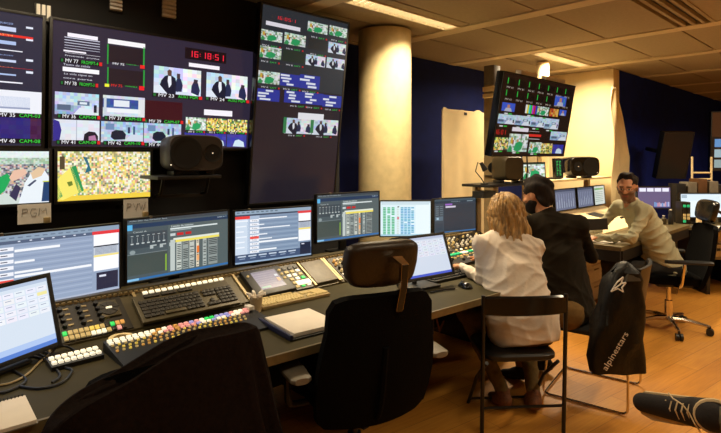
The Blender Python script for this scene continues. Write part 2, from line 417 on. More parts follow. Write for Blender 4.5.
# ================================================================ SCREENS
def screen(name, label, cat, BL, BR, zb, h, lean, draw, thick=.05, bez=.014, root_z=None, group=None, stand=None, casem='blackgloss', m='screen', back=.0):
    BL = Vector((BL[0], BL[1], 0)); BR = Vector((BR[0], BR[1], 0)); d = BR-BL; w = d.length; rz = math.atan2(d.y, d.x)
    root_z = zb if root_z is None else root_z
    c = (BL+BR)/2; c.z = root_z
    root = thing(name, label, cat, c, rz, group)
    ca, sa = math.cos(lean), math.sin(lean); z0 = zb-root_z
    def T(u, v, dd): return Vector(((u-.5)*w, -v*h*sa-dd*ca, z0+v*h*ca-dd*sa))
    W = Matrix.Translation(c) @ Matrix.Rotation(rz, 4, 'Z')
    O = W @ T(0, 0, 0); ex = (W @ T(1, 0, 0))-O; ev = (W @ T(0, 1, 0))-O; cam = Vector((0, 0, CZ))
    def inv(px, py):
        dr = Vector(((px-CX)/F, 1, -(py-HY)/F))
        A = Matrix(((ex.x, ev.x, -dr.x), (ex.y, ev.y, -dr.y), (ex.z, ev.z, -dr.z)))
        s = A.inverted() @ (cam-O); return s.x, 1-s.y
    rot = Euler((lean, 0, 0))
    b = NB(); bx(b, T(.5, .5, -thick/2-.001), (w+2*bez, thick, h+2*bez), rot, min(.006, thick*.2))
    if back: bx(b, T(.5, .45, -thick-back/2), (w*.55, back, h*.55), rot, .01)
    obj('casing', b, casem, root)
    b = NB()
    for u, dx in ((0, -bez/2), (1, bez/2)): bx(b, T(u, .5, .002)+Vector((dx, 0, 0)), (bez, .006, h+2*bez), rot, .001)
    for v, k in ((0, -1), (1, 1)):
        p = T(.5, v, .002)+Vector((0, -k*bez/2*sa, k*bez/2*ca)); bx(b, p, (w, .006, bez), rot, .001)
    obj('bezel', b, 'black', root)
    cv = Canvas(w, h, T, inv)
    draw(cv); cv.build('screen_image', root, m)
    if stand:
        depth, hgt = stand                                     # foot behind, neck height = z0
        b = NB(); bx(b, (0, thick+.02, z0/2+.04), (.05, .03, z0+.1), None, .006); obj('stand_neck', b, 'black', root)
        b = NB(); bx(b, (0, thick*.5+.01, .007), (depth*1.2, depth*.75, .014), None, .006); obj('stand_foot', b, 'black', root)
    return root, T, inv
def prect(cv, x0, y0, x1, y1, col, L=1):
    a, b = cv.px(x0, y0); c, d = cv.px(x1, y1); cv.rect(a, b, c, d, col, L)
def pvid(cv, x0, y0, x1, y1, kind, L=2):
    a, b = cv.px(x0, y0); c, d = cv.px(x1, y1); vid(cv, a, b, c, d, kind, L)
def ptext(cv, x0, y0, x1, y1, s, col, L=7):
    a, b = cv.px(x0, y0); c, d = cv.px(x1, y1); cv.text(a, b, c, d, s, col, L)
def mvlabel(cv, x0, y, w, a, bb, k=.17):
    # name strip under one multiviewer tile: white "MV nn", green camera name, red square
    u0, v0 = cv.px(x0, y); u1, _ = cv.px(x0+w, y); W = u1-u0; hh = .030*k/.17
    cv.rect(u0, v0-.002, u1, v0+hh+.004, (16, 12, 22), 5)
    cv.rect(u0+W*.02, v0+.004, u0+W*.07, v0+hh-.002, (30, 110, 50), 6)
    cv.text(u0+W*.12, v0, u0+W*.42, v0+hh, a, (245, 245, 250), 7)
    cv.text(u0+W*.5, v0+hh*.05, u0+W*.9, v0+hh*.95, bb, (60, 220, 70), 7)
    cv.rect(u0+W*.93, v0, u0+W*1.0, v0+hh, (220, 40, 40), 7)
BG = (44, 38, 56)
def draw_mv_left(cv):
    cv.rect(0, 0, 1, 1, (42, 42, 62), 0)
    def rr(y0, y1, x1, c, x0=-40): prect(cv, x0, y0, x1, y1, c, 2)
    for k, y in enumerate((29.5, 62.0)):
        rr(y+.5, y+8, 33, (232, 44, 34)); ptext(cv, -30, y+1.5, 13, y+5.5, 'STUDIO 02:24', (250, 170, 110))
        ptext(cv, -30, y-10, 13, y-7, 'Programa  Directo', (150, 170, 220)); rr(y-5, y-1.5, 16, (200, 210, 240)); prect(cv, 26, y-3, 33, y, (225, 230, 245), 2)
        rr(y+9, y+12.5, 16, (170, 190, 230)); prect(cv, 26, y+9, 33, y+12, (225, 230, 245), 2); rr(y+15.5, y+22, 22.5, (240, 240, 250))
    rr(86.5, 114.6, 44, (236, 238, 246)); rr(93, 108, 30, (206, 214, 232)); prect(cv, -40, 106, 30, 108, (150, 160, 190), 3)
    a, b = cv.px(-30, 114); c, d = cv.px(44, 139); vid(cv, a, b, c, d, 'bluedark', 2)
    mvlabel(cv, -8, 112.0, 53, 'MV 35', 'CAM-03'); mvlabel(cv, -8, 138.5, 53, 'MV 40', 'CAM-08')
    for i in range(3): cv.grid(.04+i*.26, .06, .27+i*.26, .3, 8, 6, lambda x, y: jit((150, 170, 200), 40), 2); vid(cv, .04+i*.26, .42, .27+i*.26, .66, 'studio', 2)
def draw_mv_main(cv):
    cv.rect(0, 0, 1, 1, BG, 0)
    prect(cv, 67.5, 32.5, 97.7, 40.7, (246, 240, 250), 2)
    for k in range(5):
        y = 37.3+k*2.6; prect(cv, 64.4, y, 99.8, y+5.6-4.0+2.6, (206, 208, 226), 2)
        prect(cv, 64.4, y+1.3, 99.8, y+3.0+2.0, BG, 3)
    prect(cv, 63.4, 49.5, 86, 54, (246, 240, 250), 4); prect(cv, 65, 52.5, 100, 56.6, (246, 244, 250), 4)
    ptext(cv, 65, 54.5, 99, 60.3, 'Presentado  prontus', (230, 230, 240)); mvlabel(cv, 60, 57.8, 42, 'MV 77', 'PROMPT-4')
    prect(cv, 62.6, 66.5, 99, 74.6, (248, 246, 252), 4); ptext(cv, 63, 63, 90, 68, 'Texto de salida', (210, 210, 225))
    ptext(cv, 64, 72.5, 92, 77.5, 'La vida sigue en', (220, 220, 232)); ptext(cv, 63, 77, 92, 81.5, 'otra parte', (220, 220, 232)); mvlabel(cv, 60, 80.5, 38, 'MV 78', 'PROMPT-3')
    prect(cv, 107.9, 38.5, 145, 48.6, (246, 244, 246), 3)
    for (y0, y1) in ((44, 64), (67, 86)):
        prect(cv, 107.2, y0, 108.3, y1, (40, 150, 60), 3); prect(cv, 143.2, y0+3, 144.4, y1+1.5, (40, 150, 60), 3); prect(cv, 108.3, y0+1, 143.2, y1+2, (36, 26, 34), 2)
    ptext(cv, 112.5, 62.3, 124, 65.8, 'MV 75', (246, 246, 250)); ptext(cv, 126, 63.8, 138, 66, 'CONNE-1', (60, 210, 70)); prect(cv, 140, 65, 144.5, 69, (230, 40, 36), 5)
    prect(cv, 104.6, 83.6, 109, 87, (236, 236, 60), 5); ptext(cv, 111, 83.8, 122, 87.5, 'MV 75', (230, 50, 40)); ptext(cv, 125, 85.5, 137, 87.8, 'CONNE-2', (60, 220, 70)); prect(cv, 139, 86, 144, 90.5, (235, 30, 40), 5)
    pvid(cv, 54.9, 91.3, 98.6, 116.2, 'studio'); pvid(cv, 103, 94.8, 144.4, 118.6, 'desk'); mvlabel(cv, 57, 113.8, 43, 'MV 36', 'CAM-04'); mvlabel(cv, 104, 115.8, 41, 'MV 37', 'CAM-05')
    pvid(cv, 53.3, 119, 99.2, 141.5, 'head'); pvid(cv, 101.2, 121, 142.8, 142.8, 'car'); mvlabel(cv, 56, 140, 44, 'MV 41', 'CAM-09'); mvlabel(cv, 103, 141, 41, 'MV 42', 'CAM-10')
    prect(cv, 185, 47, 226, 64, (22, 12, 20), 2); a, b = cv.px(188, 50.3); c, d = cv.px(224.5, 61.5); cv.seg7(a, b, c, d, '16:18:51', (250, 40, 66), 5)
    prect(cv, 188.8, 62.6, 219.3, 70.3, (246, 240, 248), 4)
    pvid(cv, 154, 65.3, 200.5, 97.5, 'suit'); pvid(cv, 206.6, 72, 246.8, 101.8, 'suit'); mvlabel(cv, 152, 92.6, 50, 'MV 23', 'AUX1 PGM'); mvlabel(cv, 205, 96.7, 44, 'MV 24', 'AUX2 PGM')
    prect(cv, 145, 100, 182, 121, (58, 12, 26), 2); mvlabel(cv, 144, 119, 39, 'MV 39', 'CAM-07')
    pvid(cv, 144, 122.8, 180.7, 144, 'car'); mvlabel(cv, 144, 142.8, 39, 'MV 44', 'CAM-12')
    prect(cv, 204, 109.3, 232, 116.6, (244, 240, 248), 3)
    for (x0, y0, x1, y1, k) in ((185.8, 117, 205.6, 130.5, 'green'), (206.6, 118, 226.6, 131.5, 'crowd'), (227.7, 119.2, 246.8, 132.8, 'crowd'), (184.5, 132.4, 204.8, 146, 'blue'), (206, 133.2, 225.8, 146, 'blue'), (227, 134.2, 246, 147, 'blue')): pvid(cv, x0, y0, x1, y1, k)
    for x in (186, 206.6, 227.7): mvlabel(cv, x, 130.6+(x-186)*.035, 18.5, 'MV 3', 'VTR', .1)
def draw_mv_tall(cv):
    cv.rect(0, 0, 1, 1, (34, 29, 40), 0); cv.rect(0, 0, 1, .4, (42, 50, 58), 1)
    a, b = cv.px(275.5, 15.5); c, d = cv.px(296, 23.3); cv.seg7(a, b, c, d, '16:05:1', (240, 44, 60), 6)
    prect(cv, 266, 20.5, 300, 31.7, (236, 232, 242), 3)
    for (x0, y0, x1, y1, k) in ((260.4, 28.5, 281.7, 43, 'green'), (284.7, 32, 305, 47.5, 'green'), (258.8, 45, 280.7, 60, 'green'), (308, 20.8, 327, 35, 'green'), (329.7, 25, 346.4, 38.5, 'green'), (328.6, 41.5, 345.7, 55.5, 'suit'), (306, 54, 324.6, 67.5, 'suit'), (327, 57, 344.8, 70.5, 'suit'), (258, 70, 279, 85, 'green'),
                                (280.5, 73, 300, 87.5, 'bluetext'), (300, 74, 319, 90, 'bluetext'), (257.4, 88, 279, 102, 'bluetext'), (284.5, 90, 304, 104, 'bluetext'), (304.5, 92, 322.5, 105.5, 'bluetext'), (323, 94.5, 340.8, 108, 'bluetext'), (285, 117.5, 310.7, 134.2, 'suit'), (312.6, 119, 337, 135.5, 'suit')): pvid(cv, x0, y0, x1, y1, k, 3)
    prect(cv, 298, 112.5, 323, 120.5, (244, 244, 250), 9)
    prect(cv, 308.6, 37.2, 326, 52, (38, 44, 46), 2); prect(cv, 283, 49, 304, 64, (36, 52, 44), 2)
    for x in (283.5, 310.7): prect(cv, x, 117, x+2, 133, (50, 130, 80), 8)
    for (x, y) in ((262, 43.8), (286, 47.5), (261, 60), (311, 35.8), (331, 39), (310, 53), (286, 63.8), (261, 85.8), (283, 88), (302, 90.5), (290, 105), (306, 106.5), (325, 108.6), (288, 134.6), (316, 136)):
        u, v = cv.px(x, y); cv.text(u, v, u+.07, v+.008, 'MV 8', (230, 230, 236), 8); cv.text(u+.09, v, u+.16, v+.008, 'SAT', (60, 200, 80), 8); cv.rect(u+.18, v, u+.195, v+.008, (220, 40, 40), 8)
def draw_crowd(cv):
    def c(x, y):
        if y > .92: return jit((226, 196, 60), 10)
        if y < .12 and x > .15: return jit(R_.choice([(240, 236, 220), (232, 216, 140), (170, 170, 120)]), 12)
        return jit(R_.choice([(242, 226, 120), (244, 240, 214), (238, 214, 96), (150, 176, 120), (130, 130, 100), (232, 190, 130), (240, 232, 190), (246, 240, 200), (176, 176, 140), (226, 170, 150), (240, 226, 150), (244, 244, 236)]), 16)
    cv.grid(0, 0, 1, 1, 50, 26, c, 1)
    cv.poly([(.0, .55), (.14, .3), (.24, .82), (.05, .98), (0, .95)], (246, 232, 110), 4); cv.poly([(.12, .33), (.18, .28), (.26, .8), (.21, .86)], (40, 150, 86), 4); cv.poly([(0, .65), (.05, .9), (0, .97)], (40, 150, 86), 4)
    cv.poly([(.09, .62), (.14, .6), (.15, .68), (.11, .71)], (110, 130, 50), 5); cv.poly([(.25, .1), (.29, .12), (.34, .4), (.27, .45), (.3, .3)], (44, 110, 130), 4)
    cv.rect(0, .9, 1, 1, (240, 206, 70), 3); cv.rect(.02, .1, .07, .36, (84, 70, 50), 3)
def draw_flag_people(cv):
    def c(x, y):
        if y < .12: return jit((226, 238, 236), 6)
        if y < .25: return jit(R_.choice([(196, 214, 200), (160, 186, 160)]), 12)
        return jit(R_.choice([(190, 196, 190), (140, 140, 150), (110, 110, 120), (214, 208, 198), (90, 96, 110), (206, 170, 150)]), 14)
    cv.grid(0, 0, 1, 1, 56, 32, c, 1)
    X = lambda x: .48+x*.52 if True else x                # the visible right half carries the picture
    cv.poly([(.3, .95), (.5, .55), (.62, .42), (.66, .5), (.6, .75), (.45, .98), (.4, 1), (.3, 1)], (30, 168, 90), 4)
    cv.poly([(.64, .5), (.68, .36), (.78, .34), (.8, .42), (.7, .55), (.66, .57)], (232, 190, 166), 5)
    cv.poly([(.72, 1), (.78, .6), (.84, .4), (.95, .34), (1, .5), (1, 1)], (232, 240, 246), 4); cv.poly([(.83, .42), (.9, .3), (.97, .34), (.93, .48), (.85, .54)], (226, 196, 160), 6)
    cv.poly([(.8, .66), (.87, .55), (.885, .57), (.82, .68)], (60, 70, 100), 6); cv.poly([(.64, .84), (.7, .62), (.74, .7), (.7, .95)], (56, 52, 84), 5); cv.poly([(.4, 1), (.6, .78), (.74, .9), (.74, 1)], (206, 218, 212), 3)
    cv.poly([(.93, .98), (.95, .58), (1, .6), (1, .98)], (32, 66, 110), 7); cv.rect(.94, .58, 1, .6, (200, 210, 60), 8)
def draw_timeline(cv, full=True):
    cv.rect(0, 0, 1, 1, (132, 152, 178), 0); cv.rect(0, 0, 1, .07, (146, 168, 188), 1)
    for k in range(9): cv.rect(.02+k*.06, .02, .055+k*.06, .04, (84, 100, 120), 2)
    cv.rect(0, .07, 1, .1, (60, 72, 92), 1)
    for k in range(18): cv.rect(.17, .13+k*.045, .81, .15+k*.045, (146, 166, 190) if k % 2 else (120, 140, 168), 1)
    cv.rect(0, .1, .17, .83, (206, 220, 236), 2); cv.rect(.15 if full else .17, .1, .30, .83, (168, 186, 210), 2)
    if True:
        cv.rect(0.0, .1, .18, .155, (232, 60, 60), 3)
        for k in range(9):
            y = .17+k*.075; cv.rect(.18, y, .29, y+.05, (240, 242, 248), 4); cv.text(.2, y+.012, .27, y+.036, 'Take', (60, 60, 90), 6)
        for k in range(6): cv.rect(.01, .18+k*.1, R_.uniform(.1, .17), .205+k*.1, (236, 242, 250), 4)
        cv.rect(.18, .5, .29, .55, (234, 84, 76), 5)
    for (y, x1, w) in ((.155, .66, .022), (.27, .36, .02), (.34, .7, .02), (.46, .4, .02), (.55, .46, .018), (.60, .81, .035), (.76, .52, .03)): cv.rect(.29, y, x1, y+w, (240, 244, 248), 4)
    cv.rect(.81, .07, 1, .12, (226, 64, 70), 4); cv.rect(.82, .12, .99, .28, (248, 248, 252), 4); cv.rect(.82, .28, .99, .3, (30, 34, 50), 5); cv.rect(.82, .3, .99, .42, (190, 198, 212), 4)
    for k in range(5): cv.rect(.83, .31+k*.022, .98, .318+k*.022, (110, 120, 140), 5)
    cv.rect(.82, .42, .99, .455, (240, 220, 120), 5); cv.rect(.82, .455, .99, .69, (246, 248, 252), 4)
    cv.rect(0, .83, 1, .97, (66, 84, 116), 3); cv.rect(.84, .72, .99, .96, (34, 42, 64), 5); cv.rect(.86, .74, .9, .76, (220, 224, 240), 6)
    for k in range(6): cv.rect(.03+k*.13, .855, .13+k*.13, .88, (196, 210, 226), 4); cv.rect(.05+k*.13, .905, .12+k*.13, .92, (150, 168, 196), 4)
    cv.rect(0, .97, 1, 1, (150, 176, 204), 4)
def draw_timeline_plain(cv):
    cv.rect(0, 0, 1, 1, (150, 166, 192), 0); cv.rect(0, 0, 1, .075, (140, 160, 182), 1)
    for k in range(16): cv.rect(.02+k*.05, .03, .05+k*.05, .045, (100, 116, 140), 2)
    cv.rect(0, .075, 1, .12, (86, 100, 126), 1)
    for k in range(9): cv.rect(.32+k*.07, .085, .335+k*.07, .1, (220, 226, 240), 2)
    for k in range(20): cv.rect(.3, .14+k*.04, .8, .158+k*.04, (162, 178, 204) if k % 2 else (140, 156, 186), 1)
    for k in range(9):
        y = .16+k*.085; cv.rect(.12, y, .295, y+.05, (240, 242, 250), 3); cv.rect(.22, y+.02, .26, y+.032, (50, 50, 80), 4)
    cv.rect(.0, .6, .295, .64, (236, 84, 76), 5)
    for (y, x1, w) in ((.2, .58, .035), (.36, .42, .03), (.5, .47, .03), (.55, .795, .035), (.72, .52, .03)): cv.rect(.3, y, x1, y+w, (244, 246, 250), 4)
    cv.rect(.8, .07, 1, .12, (230, 60, 66), 4); cv.rect(.81, .12, .995, .29, (250, 250, 254), 4); cv.rect(.81, .29, .995, .31, (30, 34, 50), 5); cv.rect(.81, .31, .995, .43, (196, 204, 216), 4)
    for k in range(6): cv.rect(.82, .32+k*.018, .98, .327+k*.018, (120, 130, 150), 5)
    cv.rect(.81, .43, .995, .46, (244, 226, 140), 5); cv.rect(.81, .46, .995, .67, (250, 250, 254), 4)
    cv.rect(.83, .7, .99, .96, (44, 44, 66), 5); cv.rect(.85, .74, .9, .77, (220, 224, 240), 6); cv.rect(0, .975, 1, 1, (176, 186, 206), 4)
def draw_table(cv):
    cv.rect(0, 0, 1, 1, (74, 88, 94), 0); cv.rect(0, 0, 1, .045, (60, 70, 78), 1); cv.text(.02, .012, .36, .035, 'Archivo  Editar  Vista  Herramientas  Ayuda', (190, 204, 206), 2)
    cv.rect(0, .07, 1, .14, (34, 58, 88), 1); cv.rect(0, .08, .045, .17, (90, 180, 230), 3); cv.text(.88, .075, .98, .1, 'usuario 1', (190, 210, 220), 3)
    cv.text(.05, .19, .17, .215, 'Canal A', (190, 200, 200), 3); cv.rect(0, .22, .36, .47, (60, 72, 80), 1)
    for k in range(7):
        x = .03+k*.048; cv.rect(x, .26, x+.022, .27, (190, 200, 200), 3); cv.rect(x+.008, .29, x+.013, .37, (150, 160, 162), 3); cv.rect(x, .38, x+.024, .4, (196, 206, 206), 3)
    cv.poly([(.02+.025*(1+math.cos(a)), .49+.035*(1+math.sin(a))) for a in [i*.524 for i in range(12)]], (140, 154, 156), 4)
    for k in range(3): cv.rect(.2+k*.09, .44, .23+k*.09, .5, (176, 186, 186), 4); cv.rect(.23+k*.09, .44, .26+k*.09, .46, (176, 186, 186), 4)
    cv.rect(.0, .555, .36, .565, (120, 132, 134), 3); cv.rect(.005, .57, .36, .9, (66, 78, 76), 2)
    cv.rect(.37, .14, 1, .95, (84, 98, 100), 2); cv.rect(.39, .2, .88, .225, (214, 224, 224), 4); cv.text(.4, .155, .62, .185, 'Listado de noticias', (226, 236, 236), 4)
    cv.rect(.39, .235, .6, .25, (170, 182, 182), 4); cv.rect(.39, .29, .44, .335, (196, 206, 206), 4); cv.rect(.455, .29, .52, .335, (200, 40, 46), 4); cv.rect(.54, .29, .6, .335, (190, 34, 40), 4)
    cv.rect(.42, .375, .9, .41, (222, 228, 214), 4); cv.rect(.44, .41, .9, .45, (236, 220, 96), 5); cv.rect(.39, .4, .435, .93, (190, 200, 196), 4)
    for (x0, x1, c) in ((.45, .5, (196, 204, 196)), (.51, .57, (150, 160, 156)), (.58, .63, (190, 196, 188)), (.65, .68, (226, 214, 190)), (.72, .76, (170, 180, 176)), (.78, .88, (140, 150, 148))):
        cv.rect(x0, .45, x1, .93, c, 4)
        for k in range(15):
            if R_.random() < .8: cv.rect(x0+.006, .46+k*.031, x1-.006, .475+k*.031, (44, 54, 58), 6)
    cv.rect(.655, .56, .68, .68, (236, 120, 50), 7); cv.rect(.655, .72, .68, .82, (240, 170, 110), 7); cv.rect(.34, .62, .355, .9, (130, 170, 60), 6)
    cv.rect(0, .95, 1, .985, (50, 110, 170), 5); cv.rect(.0, .95, .1, .985, (130, 190, 230), 6)
def draw_sheet(cv):
    cv.rect(0, 0, 1, 1, (222, 240, 246), 0); cv.rect(0, 0, 1, .05, (196, 214, 222), 1); cv.rect(.02, .03, .97, .1, (206, 224, 232), 2)
    for c0, cols, col in ((.05, 3, (92, 196, 140)), (.40, 4, (120, 190, 226))):
        for i in range(cols):
            for j in range(17):
                if R_.random() < .93:
                    x = c0+i*.085 if cols == 3 else c0+i*.07; cv.rect(x, .17+j*.047, x+.06, .17+j*.047+.036, jit(col, 10), 3); cv.rect(x+.01, .183+j*.047, x+.045, .19+j*.047, (50, 90, 90), 4)
    for j in range(16): cv.rect(.325, .17+j*.05, .365, .2+j*.05, (206, 222, 214), 3)
    cv.rect(.33, .45, .37, .52, (214, 120, 130), 4); cv.rect(.34, .14, .37, .17, (70, 60, 70), 4); cv.rect(.7, .1, .99, .94, (232, 246, 250), 3); cv.rect(0, .95, 1, 1, (170, 210, 226), 4)
def draw_darkapp(cv):
    cv.rect(0, 0, 1, 1, (52, 62, 74), 0); cv.rect(0, 0, 1, .06, (64, 82, 92), 1); cv.rect(0, .06, 1, .12, (40, 58, 72), 1)
    cv.text(.4, .07, .62, .1, 'monitor', (150, 170, 176), 3); cv.rect(.78, .08, .92, .1, (140, 160, 170), 3)
    cv.rect(0, .13, .22, .94, (62, 74, 84), 2); cv.rect(.23, .17, 1, .94, (50, 58, 68), 2); cv.rect(.25, .14, .42, .19, (150, 100, 190), 4); cv.rect(.26, .21, .5, .26, (206, 200, 216), 4)
    for k in range(6): cv.rect(.03, .2+k*.06, .1, .22+k*.06, (120, 136, 144), 4); cv.rect(.13, .2+k*.06, .2, .22+k*.06, (110, 126, 134), 4)
    cv.rect(.02, .5, .2, .62, (90, 110, 124), 4); cv.rect(.05, .53, .1, .59, (160, 190, 206), 5); cv.rect(.02, .7, .2, .9, (54, 66, 78), 3); cv.rect(0, .95, 1, .98, (60, 110, 160), 4)
def draw_touch(cv):
    cv.rect(0, 0, 1, 1, (214, 226, 240), 0); cv.rect(0, 0, 1, .05, (180, 196, 220), 1); cv.rect(0, .86, 1, 1, (176, 200, 240), 1); cv.rect(0, .94, 1, 1, (90, 130, 210), 2)
    for j in range(5):
        for i in range(9): cv.rect(.02+i*.108, .1+j*.085, .118+i*.108, .172+j*.085, jit((234, 238, 246), 5), 2); cv.rect(.035+i*.108, .12+j*.085, .09+i*.108, .13+j*.085, (150, 160, 186), 3)
    cv.rect(.88, .19, .98, .24, (240, 232, 160), 4); cv.rect(.02, .1, .12, .15, (240, 150, 140), 4)
def draw_touch_white(cv):
    cv.rect(0, 0, 1, 1, (206, 216, 232), 0); cv.rect(0, 0, 1, .06, (180, 190, 214), 1); cv.rect(0, .94, 1, 1, (70, 90, 200), 2)
    for j in range(6):
        for i in range(8): cv.rect(.03+i*.12, .1+j*.07, .135+i*.12, .155+j*.07, jit((224, 230, 240), 5), 2); cv.rect(.05+i*.12, .12+j*.07, .11+i*.12, .13+j*.07, (150, 160, 190), 3)
def draw_far(cv):
    cv.rect(0, 0, 1, 1, (34, 20, 14), 0)
    for j in range(2):
        for i in range(7):
            u = .04+i*.135; v = .05+j*.145
            cv.rect(u, v, u+.11, v+.125, (20, 13, 10), 1); cv.rect(u+.012, v, u+.022, v+.07, (50, 190, 70), 3); cv.text(u+.01, v+.1, u+.09, v+.125, 'MV 61', (190, 176, 160), 4)
    for (x0, y0, x1, y1, k) in ((502.4, 102, 514, 112, 'blueman'), (526, 104.5, 536, 114.3, 'bars'), (537.7, 106, 547.7, 116, 'green'), (550, 108.3, 557.4, 117, 'orange'), (559.7, 109.5, 565.5, 116, 'blueman'), (555.5, 95.3, 565, 107, 'blueman'),
                                (498, 113.5, 514, 124.5, 'studio'), (515.5, 115, 530, 126, 'studio'), (531.5, 116.5, 543.5, 127.5, 'studio'), (545, 118, 557.4, 129.5, 'studio'), (491.5, 137, 506.6, 150, 'crowd'), (509.6, 133.5, 526, 151.8, 'green'), (529.7, 142, 540, 153, 'green'), (541.6, 143.2, 551.2, 153.5, 'crowd'), (552.8, 144.5, 562, 153.6, 'blue'), (551, 131.2, 567.3, 140.8, 'studio')): pvid(cv, x0, y0, x1, y1, k, 3)
    prect(cv, 512.3, 127, 527.8, 132, (236, 226, 236), 6); a, b = cv.px(494.5, 129.3); c, d = cv.px(505.5, 134.6); cv.seg7(a, b, c, d, '16:01', (210, 40, 36), 6)
    prect(cv, 528.5, 134, 540.5, 137, (226, 50, 40), 6); prect(cv, 528.5, 131, 539, 132, (220, 210, 210), 6); prect(cv, 528.5, 138.5, 539, 139.5, (220, 210, 210), 6)
    for (x, y) in ((504, 112.5), (527, 114.8), (539, 117), (499, 125), (516, 126.5), (532, 128), (546, 129.8), (494, 150.5), (512, 152), (530, 153.4)):
        u, v = cv.px(x, y); cv.rect(u, v, u+.04, v+.016, (220, 220, 220), 9); cv.rect(u+.05, v, u+.09, v+.016, (50, 180, 60), 9)
def bpt(s, t): v = fr(s, t); return (v.x, v.y)

# --- wall screens
T0 = 3.2
r1, _, _ = screen('wall_screen', 'wall multiviewer screen cut off by the left edge, with two red bars', 'screen', bpt(-.56, T0), bpt(.665, T0), 1.615, .685, .05, draw_mv_left, .07, .016, group='large multiviewer screens')
r2, _, _ = screen('wall_screen', 'wide wall multiviewer screen with red clock, two suited men and many small pictures', 'screen', bpt(.715, T0), bpt(1.965, T0), 1.615, .685, .05, draw_mv_main, .07, .016, group='large multiviewer screens')
r3, T3, _ = screen('wall_screen', 'tall upright wall screen leaning forward, green pictures above and empty below', 'screen', bpt(1.955, T0), bpt(2.745, T0), 1.22, 1.40, .126, draw_mv_tall, .05, .016, group='large multiviewer screens', m='screen_dim')
r4, _, _ = screen('program_monitor', 'small wall monitor at the left edge showing a raised green flag and people', 'monitor', bpt(.2, 3.19), bpt(.70, 3.19), 1.31, .275, .0, draw_flag_people, .05, .016, group='monitors under the wall screens')
r5, _, _ = screen('program_monitor', 'small wall monitor showing a yellow and green crowd', 'monitor', bpt(.742, 3.19), bpt(1.247, 3.19), 1.31, .275, .0, draw_crowd, .05, .016, group='monitors under the wall screens')
for r, dz, gap in ((r1, .34, .05), (r2, .34, .05), (r3, .5, .09), (r4, .14, .05), (r5, .14, .05)):
    b = NB(); bx(b, (0, .07 if gap < .06 else .06, dz), (.3, .05, .14), None, .004); obj('wall_bracket', b, 'blackmetal', r)
# --- louvred grilles high on the black wall
for (px, py, n, wv, hh, lab, vert) in ((43.5, 12.5, 3, .075, .085, 'small pale grille with three upright bars above the left wall screens', 1), (116, 3.5, 4, .07, .09, 'pale louvred grille at the top edge above the wide wall screen', 0), (169, 8, 5, .09, .13, 'larger pale louvred grille up and right of the other two', 0)):
    Y = PT(px, 3.28).y; p = PY(px, py, Y)
    s, t = st(p); r = thing('wall_grille', lab, 'grille', fr(s, 3.30, p.z), TH, 'grilles on the black wall')
    b = NB(); bx(b, (0, -.008, 0), (wv*1.1, .016, hh*1.08)); obj('backing', b, 'black', r)
    for k in range(n):
        b = NB()
        if vert: bx(b, ((k-(n-1)/2)*wv/n, -.02, 0), (wv/n*.72, .012, hh), None, .002)
        else: bx(b, (0, -.02, (k-(n-1)/2)*hh/n), (wv, .02, hh/n*.72), Euler((-.3, 0, 0)), .002)
        obj('slat', b, 'white', r)

# --- desk monitors (bottom edge left/right by pixel column and depth)
def bp(px, Y): return ((px-CX)/F*Y, Y)
G6 = 'row of desk monitors'
RZ = .885
DM = [('desk_monitor', 'desk monitor at the left end of the row with pale timeline screen', (-1.30-.36, 2.12), bp(119.0, 2.62), .885, .325, draw_timeline_plain),
      ('desk_monitor', 'desk monitor with dark grey table and yellow line, above the dark keyboard', bp(127, 2.66), bp(227.6, 3.12), .90, .325, draw_table),
      ('desk_monitor', 'desk monitor with blue grey timeline screen between two dark ones', bp(235, 3.20), bp(311, 3.53), .882, .33, draw_timeline),
      ('desk_monitor', 'desk monitor with dark table screen, in front of the column', bp(317, 3.64), bp(378.5, 4.02), .945, .335, draw_table),
      ('desk_monitor', 'desk monitor with white screen of green and blue cells', bp(380.5, 4.20), bp(430.5, 4.22), .905, .283, draw_sheet),
      ('desk_monitor', 'desk monitor with dark empty window, last of the row beside the blonde woman', bp(434.2, 4.58), bp(475.5, 4.84), .86, .31, draw_darkapp)]
for n, lab, a, b_, zb, h, dr in DM:
    root, T, inv = screen(n, lab, 'monitor', a, b_, zb, h, -.0, dr, .03, .009, RZ-.045 if zb < .9 else RZ-.045, G6, None, 'black', back=.03)
    z0 = zb-(RZ-.045)
    b = NB(); bx(b, (0, .085, z0/2+.07), (.06, .03, z0+.14), None, .006); obj('stand_neck', b, 'black', root)
    b = NB(); bx(b, (0, .09, .008), (.24, .12, .016), None, .006); obj('stand_foot', b, 'black', root)
    b = NB(); bx(b, (-.18, -.001, z0+h+.008), (.012, .02, .012)); obj('camera_clip', b, 'greyplastic', root)
# touchscreens on the desk
TS = [('touch_monitor', 'tilted touchscreen monitor at the far left corner of the desk', (-1.39, 1.705), (-1.24, 2.096), .80, .265, -.24, draw_touch),
      ('touch_monitor', 'small white touchscreen monitor behind the big chair headrest', (.25, 2.99), (.574, 3.22), .835, .235, -.36, draw_touch_white)]
for n, lab, a, b_, zb, h, ln, dr in TS:
    root, T, inv = screen(n, lab, 'monitor', a, b_, zb, h, ln, dr, .035, .018, .752, 'touchscreens on the desk', None, 'blackgloss')
    b = NB(); tube(b, [T(.5, .35, -.045), (0, .13, .09), (0, .13, .012)], .016, 8, round_=.04); obj('stand_neck', b, 'black', root)
    b = NB(); bx(b, (0, .09, .007), (.22, .17, .014), None, .006); obj('stand_foot', b, 'black', root)
    for u in (.08, .92): b = NB(); bx(b, T(u, 0, .004)+Vector((0, 0, -.01)), (.012, .004, .004)); obj('front_button', b, 'greyplastic', root)
